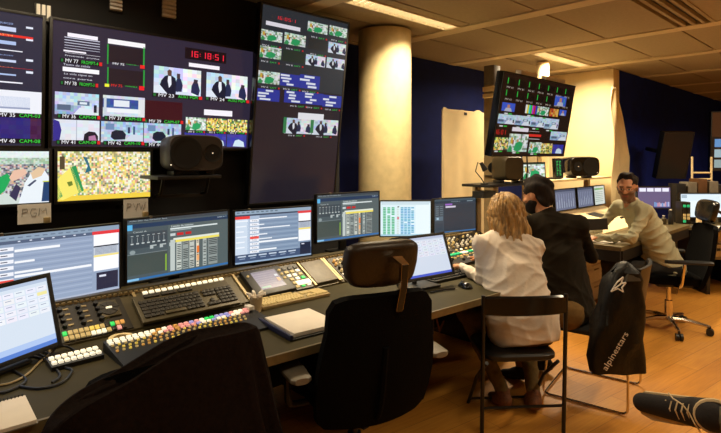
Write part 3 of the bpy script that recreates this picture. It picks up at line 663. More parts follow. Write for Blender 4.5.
# handwritten cards under the two small monitors
def card(px0, py0, px1, py1, word, strokes, lab):
    tt = 3.12; Ya = PT(px0, tt).y; Yb = PT(px1, tt).y
    a = PY(px0, (py0+py1)/2, Ya); b_ = PY(px1, (py0+py1)/2, Yb); w = (b_-a).length; c = (a+b_)/2; h = (py1-py0)/F*(Ya+Yb)/2
    r = thing('handwritten_card', lab, 'label', (c.x, c.y, c.z), TH, 'handwritten monitor cards')
    b = NB(); bx(b, (0, 0, 0), (w, .003, h), Euler((0, 0, 0)), 0); obj('card', b, 'label', r)
    bw = NB()
    for s in strokes: tube(bw, [((x-.5)*w*.75, -.0028, (y-.5)*h*.42+h*.08) for x, y in s], .0009, 5)
    obj('handwriting', bw, 'black', r)
    b = NB(); bx(b, (w*.36, -.01, -h*.36), (.03, .02, .03), None, .003); obj('clip', b, 'beige', r)
    b = NB(); bx(b, (-w*.3, .09, 0), (.02, .17, .02)); bx(b, (w*.3, .09, 0), (.02, .17, .02)); obj('mount', b, 'black', r)
PS = [[(0, 0), (.03, 1), (.2, .95), (.22, .6), (.04, .5)]]
card(17.5, 204, 51, 223.5, 'PGM', PS+[[(.55, .9), (.4, .95), (.33, .5), (.38, .05), (.55, .05), (.57, .42), (.46, .42)], [(.66, .02), (.7, .95), (.82, .45), (.95, .95), (1, .02)]], 'grey card hand lettered PGM below the small monitors')
card(123.5, 199, 148, 217.5, 'PVW', PS+[[(.36, .95), (.48, .05), (.6, .95)], [(.68, .95), (.76, .05), (.83, .7), (.9, .05), (1, .98)]], 'grey card hand lettered PVW below the crowd monitor')
# ---- far hanging multiviewer
TF = 2.15
root, T, inv = screen('hanging_screen', 'tilted multiviewer screen hung from the ceiling over the second control desk', 'screen', (PT(492, TF).x, PT(492, TF).y), (PT(563, TF).x, PT(563, TF).y), 1.568, .63, .17, draw_far, .06, .012, m='screen_dim')
b = NB(); bx(b, (.0, .09, .32), (.4, .06, .3), None, .004); pp = PY(543, 62, 6.2); pl = Matrix.Rotation(-root.rotation_euler.z, 3, 'Z') @ (Vector((pp.x, pp.y, 0))-Vector((root.location.x, root.location.y, 0))); q_ = pl.length; tube(b, [(0, .11, .40), (pl.x*(q_-.09)/q_, pl.y*(q_-.09)/q_, .42)], .022); obj('mount_arm', b, 'steel', root); rp = thing('round_post', 'round pale post behind the hanging screen, from floor to ceiling', 'post', (pp.x, pp.y, 0), 0)
b = NB(); cyl(b, (0, 0, 0), (0, 0, H-.012), .07, seg=28); obj('post_shaft', b, 'sheet', rp); b = NB(); cyl(b, (0, 0, 0), (0, 0, .05), .085, seg=28); obj('post_collar', b, 'steel', rp)
for x_, w_ in ((-.2, .26), (.26, .34)): b = NB(); bx(b, (x_, -.07, .655), (w_, .05, .04), Euler((.17, 0, 0))); obj('top_bracket', b, 'white', root)
b = NB(); tube(b, [(-.02, .03, .05), (-.02, .02, -.12), (-.0, .05, -.24)], .007, 6); obj('cable', b, 'black', root)
# glossy dark TV turned on its bracket
p0 = PY(657, 178, 6.9); p1 = PY(685, 178, 6.95)
def draw_off(cv): cv.rect(0, 0, 1, 1, (4, 3, 3), 0)
root, T, inv = screen('dark_television', 'switched-off glossy television on the blue wall, turned and tilted', 'television', (p0.x, p0.y), (p1.x, p1.y), p0.z, .62, .26, draw_off, .09, .012)
b = NB(); tube(b, [T(.5, .5, -.1), Vector((.0, .48, .4))], .03, 8); bx(b, T(.5, .5, -.13), (.2, .05, .2)); obj('wall_arm', b, 'blackmetal', root)
# ================================================================ FIRST CONSOLE
ZT = .75
root = thing('control_desk', 'long dark olive control desk running under the row of monitors', 'desk', fr(1.6, 2.2, 0), TH)
def L1(s, t): return (s-1.6, t-2.2)
FE = [(-1.0, 1.95), (.3, 1.83), (1.4, 1.735), (2.5, 1.645), (3.75, 1.60)]
b = NB(); prism(b, [L1(*p) for p in FE]+[L1(3.75, 2.95), L1(-1.0, 2.95)], ZT-.035, ZT); obj('worktop', b, 'desk', root)
b = NB()
for a, c in zip(FE, FE[1:]):
    A, B = L1(*a), L1(*c); prism(b, [(A[0], A[1]-.012), (B[0], B[1]-.012), (B[0], B[1]), (A[0], A[1])], ZT-.036, ZT+.001)
obj('front_edge', b, 'deskedge', root)
for s in (-.9, .55, 2.05, 3.65):
    b = NB(); x, y = L1(s, 2.5); bx(b, (x, y, .357), (.04, .8, .714)); obj('support_panel', b, 'black', root)
b = NB(); x, y = L1(1.37, 2.75); bx(b, (x, y, .4), (4.5, .03, .62)); obj('modesty_panel', b, 'black', root)
b = NB(); x, y = L1(1.37, 2.0); bx(b, (x, y, ZT-.075), (4.3, .05, .07)); obj('front_rail', b, 'black', root)

root = thing('console_housing', 'sloping khaki instrument housing along the back of the control desk', 'console', fr(1.6, 2.45, ZT), TH)
SL0, SL1 = -1.0, 3.75
b = NB(); prism_x(b, [(-.01, 0), (-.01, .01), (.205, .128), (.24, .09), (.5, .09), (.5, 0)], SL0-1.6, SL1-1.6); obj('housing_body', b, 'panel', root)
b = NB(); prism_x(b, [(.195, .128), (.20, .145), (.30, .132), (.30, .115)], SL0-1.6, SL1-1.6); obj('hood', b, 'panel', root)
b = NB(); n = 190
bx(b, ((SL0+SL1)/2-1.6, .196, .126), (SL1-SL0, .006, .008))
for k in range(n): bx(b, (SL0-1.6+(SL1-SL0)*(k+.5)/n, .189, .131), (.0145, .010, .012))
obj('perforated_rail', b, 'beige', root)
SLA = math.atan2(.118, .215)
def slope(s, q=0, off=.0):           # world point on the sloping face
    return fr(s, 2.44+q*math.cos(SLA), ZT+.010+q*math.sin(SLA)) + (Vector((0, 0, 1))*math.cos(SLA)-D2*math.sin(SLA))*off
def sthing(name, label, cat, s, q, group=None, off=0.001):
    o = thing(name, label, cat, slope(s, q, off), 0, group); o.rotation_euler = (SLA, 0, TH); return o
def sx(px, t=2.55): return S_(px, t)
btn_cache = {}
def btn(w, d, h, m):
    k = (w, d, h, m)
    if k not in btn_cache:
        b = NB(); bx(b, (0, 0, h/2), (w, d, h), None, min(w, d)*.12); btn_cache[k] = mesh_of('button', b, m)
    return btn_cache[k]
kn = {}
def knob(r, h, m):
    if (r, h, m) not in kn:
        b = NB(); cyl(b, (0, 0, 0), (0, 0, h), r, r*.8, 12); bx(b, (0, r*.4, h+.001), (r*.2, r*.8, .002)); kn[(r, h, m)] = mesh_of('knob', b, m)
    return kn[(r, h, m)]
# router panel (left)
a, c = sx(50), sx(126); w = c-a
r = sthing('router_panel', 'panel of rotary knobs, a square dial and coloured buttons left of the dark keyboard', 'control panel', (a+c)/2, 0)
b = NB(); bx(b, (0, .118, .002), (w-.006, .225, .004)); obj('faceplate', b, 'paneldark', r)
for i in range(3):
    for j in range(4):
        x = -w/2+.03+i*.075+.02; y = .095+j*.034
        link('knob', knob(.011, .016, 'black'), r, (x, y, .004)); bb = NB(); bx(bb, (x+.026, y+.004, .006), (.022, .008, .004)); obj('indicator', bb, 'beige', r)
b = NB(); bx(b, (w*.27, .15, .008), (.088, .105, .008), None, .002); obj('dial_plate', b, 'panel', r)
b = NB(); cyl(b, (w*.27, .15, .012), (w*.27, .15, .016), .042, seg=24)
for k in range(8): a_ = k*PI/4; bx(b, (w*.27+.03*math.cos(a_), .15+.03*math.sin(a_), .017), (.03, .003, .003), Euler((0, 0, a_)))
obj('dial', b, 'key', r)
b = NB(); bx(b, (w*.27, .15, .018), (.026, .01, .004)); obj('dial_display', b, 'ledw', r)
cols1 = ['ledgreen', 'ledtan', 'ledtan', 'ledtan', 'ledtan', 'ledyellow', 'ledyellow', 'ledtan', 'paneldark', 'ledgreen', 'ledamber', 'ledamber']; cols2 = ['ledtan', 'ledtan', 'ledtan', 'ledtan', 'ledtan', 'ledw', 'ledw', 'ledw', 'ledtan', 'paneldark', 'ledpink', 'paneldark']
for j, cs in enumerate((cols2, cols1)):
    for i, m in enumerate(cs): link('button', btn(round((w-.08)/11*.8, 4), .022, .008, m), r, (-w/2+.04+i*(w-.08)/11, .022+j*.030, .004))
# plate behind keyboard with a strip of white buttons
a, c = sx(137), sx(242); w = c-a
r = sthing('button_strip', 'strip of white lit buttons directly above the dark keyboard', 'control panel', (a+c)/2, 0)
b = NB(); bx(b, (0, .118, .002), (w-.006, .225, .004)); obj('faceplate', b, 'panel', r)
a2, c2 = sx(142, 2.62), sx(224, 2.62)
for k in range(14): link('button', btn(.024, .019, .007, 'ledw'), r, (a2-(a+c)/2+(c2-a2)*(k+.5)/14, .213, .004))
for x in (-w/2+.01, w/2-.01): bb = NB(); bx(bb, (x, .12, .008), (.014, .22, .008)); obj('side_rail', bb, 'beige', r)
# lcd control unit
a, c = sx(246), sx(285); w = c-a
r = sthing('screen_control_unit', 'black control unit with small grey-blue screen and round keys', 'control panel', (a+c)/2, 0)
b = NB(); bx(b, (0, .115, .014), (w-.006, .215, .028), None, .006); obj('casing', b, 'black', r)
def TT(u, v, d): return Vector((-w*.30+u*w*.62, .045+v*.15, .0285+d))
cv = Canvas(.2, .13, TT); cv.rect(0, 0, 1, 1, (120, 116, 150), 0); cv.rect(0, 0, 1, .08, (96, 96, 130), 1)
for j in range(6): cv.rect(.05, .15+j*.12, .72, .17+j*.12, (150, 148, 176), 2)
cv.rect(.82, .3, .95, .42, (200, 210, 230), 3); cv.rect(.82, .5, .95, .7, (230, 170, 120), 3); cv.rect(.05, .85, .4, .95, (110, 170, 160), 3)
cv.build('screen_image', r, 'screen_dim')
for k in range(3): link('button', knob(.010, .006, 'ledtan'), r, (w*.41, .175-k*.035, .028))
link('button', knob(.008, .006, 'ledtan'), r, (-w*.40, .17, .028))
# keypad
a, c = sx(286), sx(303.5); w = c-a
r = sthing('keypad', 'narrow keypad of green and white lit keys beside the small screen unit', 'control panel', (a+c)/2, 0)
b = NB(); bx(b, (0, .118, .005), (w-.004, .225, .01)); obj('faceplate', b, 'paneldark', r)
for j in range(6):
    for i in range(3):
        m = R_.choice(['ledw', 'ledgreen', 'ledw', 'black', 'ledtan']) if not (j == 5) else 'black'
        link('button', btn(.026, .02, .006, m), r, (-.045+i*.042, .03+j*.033, .01))
b = NB(); bx(b, (.01, .05, .018), (.1, .035, .006)); obj('lit_display', b, 'ledw', r)
# blank grey flap + rails
a, c = sx(304), sx(333); w = c-a
r = sthing('blank_panel', 'plain grey flap between two pale rails, right of the lit keypad', 'control panel', (a+c)/2, 0)
b = NB(); bx(b, (-.01, .118, .012), (w*.72, .20, .012), None, .003); obj('flap', b, 'greyplastic', r)
for x in (-w/2+.012, w*.37, w/2-.014): bb = NB(); bx(bb, (x, .12, .008), (.014, .225, .012)); obj('rail', bb, 'beige', r)
# generic knob modules, partly hidden by the big chair, and the mixer in view
def knob_module(px0, px1, label, nx, ny, cols, lit_row):
    a, c = sx(px0), sx(px1); w = c-a
    r = sthing('mixer_panel', label, 'control panel', (a+c)/2, 0)
    b = NB(); bx(b, (0, .118, .003), (w-.004, .228, .006)); obj('faceplate', b, 'paneldark', r)
    for i in range(nx):
        for j in range(ny):
            x = -w/2+.03+(w-.06)*(i+.5*(j % 2)*.4)/(nx-1 if nx > 1 else 1)*.98; y = .085+j*(.13/ny)
            link('knob', knob(.0095, .018, R_.choice(cols)), r, (x, y, .006))
        link('button', btn(.024, .022, .007, lit_row), r, (-w/2+.03+(w-.06)*i/(nx-1), .022, .006))
        link('button', btn(.024, .014, .007, R_.choice(['ledtan', 'ledw', 'black'])), r, (-w/2+.03+(w-.06)*i/(nx-1), .052, .006))
knob_module(334, 372, 'mixer panel behind the big chair headrest, with green keys', 11, 4, ['ledtan', 'black', 'ledamber', 'white'], 'ledgreen')
knob_module(374, 424, 'mixer panel below the white and green monitor, mostly hidden', 12, 4, ['ledtan', 'black', 'white'], 'ledtan')
knob_module(426, 488, 'mixer panel crowded with pale knobs below the last desk monitor', 13, 5, ['white', 'beige', 'white', 'ledtan', 'black'], 'ledtan')
# ---- flat units on the desk
def desk_unit(name, label, s0, s1, t0, t1, h, tilt=.0, group=None, m='black'):
    r = thing(name, label, 'control panel', fr((s0+s1)/2, (t0+t1)/2, ZT+.0005), TH, group)
    w, d = s1-s0, t1-t0
    b = NB(); prism_x(b, [(-d/2, 0), (-d/2, h), (d/2, h+d*math.tan(tilt)), (d/2, 0)], -w/2, w/2); obj('casing', b, m, r)
    return r, w, d, lambda x, y: (x, y, h+(y+d/2)*math.tan(tilt))
r, w, d, zz = desk_unit('switch_box', 'short panel with two rows of pale lit buttons beside the tangle of cables', .490, .675, 2.19, 2.282, .016, .1)
for i in range(8):
    for j in range(2):
        o = link('button', btn(.016, .024, .010, 'ledw'), r, zz(-w/2+.014+i*(w-.028)/7, -.022+j*.042))
r, w, d, zz = desk_unit('switcher_panel', 'long low switcher panel with rows of white, pink, blue and yellow buttons', .695, 1.40, 2.03, 2.272, .012, .12)
def rc(x):
    u = (x+w/2)/w
    if u < .26: return 'ledw'
    if u < .5: return R_.choice(['ledpink', 'ledamber', 'ledpink', 'ledw'])
    if u < .62: return R_.choice(['ledblue', 'ledpink', 'ledw', 'ledblue'])
    if u < .75: return R_.choice(['ledw', 'ledblue', 'ledgreen'])
    return R_.choice(['ledpink', 'ledw', 'ledred', 'ledblue'])
for i in range(26):
    x = -w/2+.018+i*(w-.07)/25; link('button', btn(.017, .018, .011, rc(x)), r, zz(x, .098)); link('button', btn(.017, .012, .009, rc(x) if i > 4 else 'ledw'), r, zz(x, .076))
for i in range(24):
    x = -w/2+.018+i*(w-.07)/25
    for j in range(3):
        link('button', btn(.010, .009, .007, R_.choice(['ledyellow', 'ledamber', 'ledtan'])), r, zz(x+(.008 if j % 2 else 0), .058-j*.027))
b = NB(); bx(b, (w/2-.03, .09, .052), (.03, .05, .02), None, .004); obj('lever', b, 'white', r)
r, w, d, zz = desk_unit('fader_panel', 'flat fader panel with a teal lit strip in front of the last desk monitor', 2.95, 3.62, 2.20, 2.42, .02, .12)
for i in range(16):
    x = -w/2+.03+i*(w-.06)/15; link('button', btn(.030, .035, .010, 'ledteal' if R_.random() < .8 else 'ledw'), r, zz(x, .07))
    link('fader', btn(.012, .022, .016, R_.choice(['white', 'ledtan', 'black'])), r, zz(x, -.03+R_.uniform(-.03, .03))); 
    link('button', btn(.02, .012, .006, R_.choice(['ledtan', 'ledamber', 'black'])), r, zz(x, .025))

# ---- keyboards
def keyboard(label, loc, rot, w, d, basem, keym, group='keyboards'):
    r = thing('computer_keyboard', label, 'keyboard', loc, 0, group); r.rotation_euler = rot
    b = NB(); bx(b, (0, 0, .009), (w, d, .018), None, .005); obj('base', b, basem, r)
    u = w*.78/15.0*.98; ky = d*.80/6.2
    rows = [(0, [1.5, 1, 1, 1, 5.5, 1, 1, 1, 1.5]), (1, [1.8]+[1]*10+[2.2]), (2, [1.6]+[1]*11+[1.6]), (3, [1.4]+[1]*12+[1]), (4, [1]*13+[1.6])]
    x0 = -w/2+w*.03
    def key(x, y, kw): link('key', btn(round(kw*u*.86, 4), round(ky*.82, 4), .008, keym), r, (x, y, .018))
    for j, ws in rows:
        tot = sum(ws); sc = (w*.60)/tot/u; x = x0
        for q in ws:
            link('spacebar' if q > 4 else 'key', btn(round(q*sc*u*.88, 4), round(ky*.82, 4), .008, 'panel' if q > 4 and keym == 'key' else keym), r, (x+q*sc*u/2, -d/2+d*.11+ky*(j+.5), .018)); x += q*sc*u
    for g in range(3):
        for k in range(4): key(x0+w*(.09+g*.17+k*.037), d/2-d*.10, .85)
    for i in range(3):
        for j in (3, 4): key(x0+w*(.655+i*.045), -d/2+d*.11+ky*(j+.5), 1)
        key(x0+w*(.655+i*.045), -d/2+d*.11+ky*.5, 1)
    key(x0+w*.70, -d/2+d*.11+ky*1.5, 1)
    for i in range(4):
        for j in range(5): key(x0+w*(.80+i*.046), -d/2+d*.11+ky*(j+.5), 1)
    return r
ksl = SLA-.02
kc = fr(1.165, 2.493, ZT+.065)
keyboard('big dark keyboard leaning on the sloping console under the grey table monitor', kc, (ksl, 0, TH-.04), .50, .185, 'panel', 'key')
p = PZ(291, 298.5, .76); keyboard('flat pale keyboard behind the open binder', (p.x, p.y, ZT+.001), (0, 0, TH-.06), .44, .15, 'beige', 'ledtan')
p = PZ(447, 279, .76); keyboard('dark keyboard on the desk in front of the blonde woman', (p.x+.02, p.y+.08, ZT+.001), (0, 0, TH-.1), .40, .14, 'black', 'black')
# ---- mouse, cup, tape, binder, notepad, cables
def mouse(label, x, y, rz):
    r = thing('computer_mouse', label, 'mouse', (x, y, ZT+.001), rz)
    b = NB(); rings = []
    for k, (yy, ww, hh) in enumerate(((-.055, .012, .010), (-.045, .026, .024), (-.02, .032, .036), (.01, .031, .036), (.035, .028, .028), (.052, .018, .014), (.057, .008, .006))):
        rings.append([(ww*math.cos(a), yy, max(0, hh*math.sin(a))) for a in [PI*i/10 for i in range(11)]]+[(0, yy, 0)])
    loft(b, rings); obj('body', b, 'blackgloss', r)
    b = NB(); cyl(b, (-.004, .03, .031), (.004, .03, .031), .007, seg=12); obj('wheel', b, 'greyplastic', r)
p = PZ(465, 285, .765); mouse('black mouse beside the blonde woman', p.x, p.y, .4)
p = PZ(256, 311.5, .75)
r = thing('paper_cup', 'small pale cup holding folded paper, at the corner of the binder', 'cup', (p.x, p.y, ZT+.001), 0)
b = NB(); lathe(b, [(.026, 0), (.034, .075), (.036, .078), (.033, .078), (.025, .006)], seg=24); obj('cup_body', b, 'rubber', r)
b = NB()
for k in range(6): a_ = k*1.05; tube(b, [(.012*math.cos(a_), .012*math.sin(a_), .02), (.03*math.cos(a_), .03*math.sin(a_), .088), (.05*math.cos(a_), .05*math.sin(a_), .092)], .009, 6)
obj('crumpled_paper', b, 'paper', r)
p = PZ(121, 339, .76)
r = thing('tape_roll', 'roll of beige tape lying on the desk below the router panel', 'tape roll', (p.x, p.y, ZT+.001), 0)
b = NB(); lathe(b, [(.030, 0), (.050, 0), (.050, .02), (.030, .02), (.030, 0)], seg=36); obj('roll', b, 'tape', r)
# binder
A = PZ(294, 337, .765); B = PZ(263.5, 320, .765); C = PZ(312, 311.5, .765)
ed = (B-A); ed.z = 0; wd = Vector((ed.y, -ed.x, 0)).normalized()*.25; rz = math.atan2(wd.y, wd.x)
r = thing('ring_binder', 'open black binder with a thick stack of white paper', 'binder', ((A+B)/2+wd/2).to_2d().to_3d()+Vector((0, 0, ZT+.001)), rz)
Lb = ed.length
b = NB(); bx(b, (-.008, 0, .004), (.28, Lb+.02, .008), None, .002); obj('cover', b, 'black', r)
b = NB(); bx(b, (-.142, -.0, .014), (.016, Lb+.02, .024), None, .004); obj('spine', b, 'navycable', r)
b = NB(); bx(b, (.004, 0, .018), (.25, Lb-.01, .018), None, .001); obj('paper_stack', b, 'paper', r)
# notepad bottom left
A = PZ(37, 421, .76); B = PZ(23.5, 393, .76); ed = B-A; ed.z = 0; Lb = .21
dirn = ed.normalized(); wd = Vector((-dirn.y, dirn.x, 0))*.15
r = thing('spiral_notepad', 'spiral notepad with a blank pinkish page at the bottom left corner of the desk', 'notepad', (A.x+dirn.x*.1-.06, A.y+dirn.y*.1-.045, ZT+.001), math.atan2(dirn.y, dirn.x)-PI/2)
b = NB(); bx(b, (0, 0, .007), (.15, .21, .014), None, .001); obj('pages', b, 'paper', r)
b = NB(); bx(b, (0, 0, .002), (.156, .216, .003)); obj('back_cover', b, 'greyplastic', r)
b = NB()
for k in range(14): x = -.065+k*.01; tube(b, [(x+.003*math.cos(a), .105+.006*math.sin(a)*1.0, .012+.008*math.cos(a*1.0)) for a in [i*PI/4 for i in range(8)]], .0012, 4, closed=True)
obj('spiral', b, 'black', r)
# cables
def cable(label, pix, m='black', rr=.0045, name='cable', z=.006):
    pts = []
    for i, q in enumerate(pix):
        p = PZ(q[0], q[1], ZT); pts.append(Vector((p.x, p.y, ZT+rr+.001+(q[2] if len(q) > 2 else .0))))
    # smooth with Catmull-Rom
    out = []
    n = len(pts)
    for i in range(n-1):
        p0, p1, p2, p3 = pts[max(i-1, 0)], pts[i], pts[i+1], pts[min(i+2, n-1)]
        for k in range(7):
            t = k/7; out.append(.5*((2*p1)+(p2-p0)*t+(2*p0-5*p1+4*p2-p3)*t*t+(3*p1-p0-3*p2+p3)*t**3))
    out.append(pts[-1]); c = out[0].copy(); c.z = ZT
    b = NB(); tube(b, [p-c for p in out], rr, 6); o = obj(name, b, m, None, c); return tag(o, label, 'cable', 'cables under the left touchscreen')
cable('pale cable curving from the left edge under the touchscreen', [(-8, 388), (12, 384), (28, 375), (40, 363), (50, 354), (44, 347)], 'beige', .0042)
cable('black cable looping widest to the right of the touchscreen', [(4, 360), (20, 352), (38, 352), (55, 358), (64, 368), (72, 372), (62, 384), (40, 390), (20, 388)])
cable('black cable loop reaching the pale button panel', [(30, 350), (48, 360), (66, 366), (76, 357), (72, 350), (58, 352, .02), (50, 358)])
cable('short black cable crossing under the touchscreen stand', [(0, 372), (18, 366), (30, 358), (46, 362), (60, 376), (52, 384)])
cable('black cable running along the left desk edge', [(-4, 362), (14, 372), (26, 382), (10, 392), (-8, 396)])
b = NB(); tube(b, [(-.09, 0, .006), (.0, .01, .007), (.09, 0, .006)], .005, 6)
p = PZ(443, 291, .755); r = thing('pen', 'dark pen lying near the desk edge beside the white touchscreen', 'pen', (p.x, p.y, ZT+.001), .5)
obj('barrel', b, 'blackgloss', r)
b = NB(); cyl(b, (.09, 0, .006), (.105, -.001, .006), .004, .001, 8); obj('tip', b, 'steel', r)

# ================================================================ SPEAKERS
def speaker(label, c, rz, m='speaker', group='studio loudspeakers', w=.345, h=.225, d=.24, flip=1):
    r = thing('loudspeaker', label, 'loudspeaker', c, rz, group)
    b = NB(); rings = []
    for y, k in ((-d/2, .93), (-d/2+.02, .99), (-d/2+.06, 1.0), (d/2-.05, .96), (d/2, .8)):
        ring = []
        for i in range(40):
            a = 2*PI*i/40; e = .45; x = abs(math.cos(a))**e*math.copysign(1, math.cos(a)); z = abs(math.sin(a))**e*math.copysign(1, math.sin(a))
            ring.append((x*w/2*k, y, h/2+z*h/2*k+.02))
        rings.append(ring)
    loft(b, rings); obj('cabinet', b, m, r)
    zc = h/2+.02
    b = NB(); lathe(b, [(.098, 0), (.098, .004), (.088, .006), (.045, -.012), (.03, -.01), (.0, -.002)], (-.065*flip, -d/2-.001, zc), 32, axis=(0, -1, 0)); obj('woofer', b, 'cone', r)
    b = NB(); lathe(b, [(.055, -.0), (.055, .004), (.03, -.004), (.012, .001), (.0, .004)], (.095*flip, -d/2-.001, zc), 28, axis=(0, -1, 0)); obj('tweeter', b, 'cone', r)
    b = NB(); cyl(b, (-.155*flip, -d/2-.004, zc-.07), (-.155*flip, -d/2+.002, zc-.07), .004, seg=10); cyl(b, (.095*flip, -d/2-.008, zc), (.095*flip, -d/2, zc), .004, seg=10); obj('status_light', b, 'ledw', r)
    for x in (-.1, .1): bb = NB(); bx(bb, (x, 0, .012), (.05, .14, .024), None, .004); obj('foot', bb, 'black', r)
    return r
sp = fr(1.48, 3.02, 0); spz = 1.445
speaker('dark loudspeaker on its side in front of the wide wall screen', (PY(190.5, 170, 3.2).x, 3.2, spz), TH-.12)
r = thing('wall_shelf', 'black shelf carrying the loudspeaker below the wide wall screen', 'shelf', (PY(190.5, 170, 3.2).x, 3.2, spz-.022), TH)
b = NB(); bx(b, (-.06, .0, .01), (.40, .27, .02), None, .003); obj('board', b, 'black', r)
b = NB()
for x in (-.15, .15): tube(b, [(x, .05, 0), (x, .09, -.1), (x, .20, -.12)], .01, 6)
bx(b, (0, .17, -.12), (.32, .04, .02)); obj('bracket', b, 'black', r)

# ================================================================ OFFICE CHAIRS
def office_chair(label, x, y, rz, headrest=True, chrome=True, backscale=1., tilt=.12, seatz=.47, group='black office chairs', bracket=True, armz=.20, wk=1., ax=.295, hm='leather'):
    r = thing('office_chair', label, 'chair', (x, y, 0), rz, group)
    for k in range(5):
        a = 2*PI*k/5+.55; c, s = math.cos(a), math.sin(a)
        b = NB(); tube(b, [(0, 0, .10), (c*.12, s*.12, .105), (c*.31, s*.31, .075)], [.026, .022, .014], 8); obj('base_leg', b, 'chrome' if chrome else 'black', r)
        b = NB(); px_, py_ = c*.31, s*.31
        for q in (-.016, .016): cyl(b, (px_-s*q-s*.011, py_+c*q+c*.011, .03), (px_-s*q+s*.011, py_+c*q-c*.011, .03), .03, seg=16)
        cyl(b, (px_, py_, .03), (px_, py_, .08), .009); obj('castor', b, 'black', r)
    b = NB(); cyl(b, (0, 0, .08), (0, 0, .26), .032, seg=18); cyl(b, (0, 0, .26), (0, 0, seatz-.05), .018, seg=18); obj('gas_lift', b, 'chrome' if chrome else 'black', r)
    b = NB(); bx(b, (0, -.02, seatz-.045), (.20, .28, .035), None, .008); cyl(b, (.1, .04, seatz-.045), (.2, .04, seatz-.05), .007); obj('tilt_mechanism', b, 'black', r)
    # seat: soft rounded cushion
    b = NB(); rings = []
    for z, k in ((seatz-.028, .90), (seatz-.02, .97), (seatz+.01, 1.0), (seatz+.035, .97), (seatz+.045, .85)):
        rings.append([(abs(math.cos(a))**.55*math.copysign(.245, math.cos(a))*k, abs(math.sin(a))**.55*math.copysign(.24, math.sin(a))*k+.0, z+.012*math.cos(a)**2) for a in [2*PI*i/36 for i in range(36)]])
    loft(b, rings); obj('seat', b, 'mesh_fab', r)
    # back: curved tapered shell (outline widest at the top)
    ct, sn = math.cos(tilt), math.sin(tilt)
    def BP(xx, h, off): return (xx, -.23-h*sn-off*ct - .05*0, seatz+.03+h*ct-off*sn)
    Hh = .50*backscale; b = NB(); nx, ny = 14, 14; F1, F2 = [], []
    for j in range(ny+1):
        v = j/ny; wd = (.240+.034*math.sin(min(1, v*1.1+.12)*PI)+.006*v)*wk
        if v > .9: wd -= .03*((v-.9)/.1)**2
        if v < .08: wd -= .03*(1-v/.08)**2
        ra, rb = [], []
        for i in range(nx+1):
            u = i/nx*2-1; cur = -.045*u*u+.02*math.sin(v*PI)
            h = -.10+(Hh+.10)*v-.012*u*u*(v > .5)*(v-.5)*2-.02*abs(u)**6*v
            ra.append(BP(u*wd, h, .018-(-cur))); rb.append(BP(u*wd, h, -.018+cur))
        F1.append(ra); F2.append(rb)
    rings = [F1[j]+F2[j][::-1] for j in range(ny+1)]
    loft(b, rings); obj('backrest', b, 'mesh_fab', r)
    b = NB(); tube(b, [(0, -.10, seatz-.05), (0, -.245, seatz-.04), BP(0, .06, .045), BP(0, .28, .035)], .016, 8, round_=.05); obj('back_stem', b, 'mesh_fab', r)
    for sd in (-1, 1):
        a = NB(); tube(a, [(sd*.20, .02, seatz-.03), (sd*(ax-.01), .0, seatz-.02), (sd*ax, -.02, seatz+armz-.02)], .015 if not chrome else .013, 8, round_=.04); arm = obj('armrest_post', a, 'chrome' if chrome else 'black', r)
        a = NB(); rings = []
        for yy, ww in ((-.235, .028), (-.22, .045), (-.12, .053), (.06, .050), (.11, .038), (.125, .02)):
            rings.append([(sd*ax+ww*abs(math.cos(q))**.6*math.copysign(1, math.cos(q)), yy, seatz+armz+.013*abs(math.sin(q))**.6*math.copysign(1, math.sin(q))) for q in [2*PI*i/16 for i in range(16)]])
        loft(a, rings); obj('armrest_pad', a, 'greyplastic' if not chrome else 'black', r)
    if headrest:
        b = NB(); rings = []
        hz = Hh+.015; HW, HH = .172, .185
        for off, k in ((.040, .80), (.034, .92), (.018, 1.0), (-.006, 1.0), (-.022, .9)):
            ring = []
            for i in range(44):
                a = 2*PI*i/44; e = .38
                xx = abs(math.cos(a))**e*math.copysign(1, math.cos(a))*HW*k; zz_ = abs(math.sin(a))**e*math.copysign(1, math.sin(a))*HH/2*k
                xx *= 1-.10*(zz_ < 0)*abs(zz_)/(HH/2)
                ring.append(BP(xx, hz+HH/2+zz_+.012*(1-(xx/HW)**2)*(zz_ > 0), off-.055-.10*(xx/HW)**2*.3))
            rings.append(ring)
        loft(b, rings); obj('headrest', b, hm, r)
        if bracket:
            b = NB(); pts = [BP(.045, hz-.075, .030), BP(.045, hz+.04, .045), BP(.035, hz+.135, .052), BP(.02, hz+.145, .02), BP(.015, hz+.13, -.01)]
            for a_, c_ in zip(pts, pts[1:]):
                A, B = Vector(a_), Vector(c_); q = (B-A); cyl(b, A, B, .004)
            R1 = []
            for k, p in enumerate(pts):
                nxt = Vector(pts[min(k+1, 4)])-Vector(pts[max(k-1, 0)]); nxt.normalize(); nn = Vector((1, 0, 0)); bb_ = nxt.cross(nn).normalized()*.010; P0 = Vector(p); wv = nn*(.0155 if k < 3 else .022)
                R1.append([P0+wv+bb_, P0-wv+bb_, P0-wv-bb_, P0+wv-bb_])
            loft(b, R1); obj('headrest_bracket', b, 'chrome', r)
            b = NB(); R1 = []
            for k, p in enumerate(pts[:3]):
                nxt = Vector(pts[min(k+1, 4)])-Vector(pts[max(k-1, 0)]); nxt.normalize(); nn = Vector((1, 0, 0)); bb_ = nxt.cross(nn).normalized()*.0125; P0 = Vector(p)-nxt*.004; wv = nn*.0130
                R1.append([P0+wv+bb_, P0-wv+bb_, P0-wv-bb_, P0+wv-bb_])
            loft(b, R1); obj('bracket_cover', b, 'black', r)
        else:
            b = NB(); tube(b, [BP(0, Hh*.8, .03), BP(0, Hh+.0, .09), BP(0, hz+.10, .07), BP(0, hz+.12, .0)], .012, 8, round_=.05); obj('headrest_bracket', b, 'black', r)
    return r
office_chair('big black office chair with leather headrest in the foreground centre', -.03, 2.42, math.radians(25), True, False, 1.0, .2, ax=.335, armz=.18)
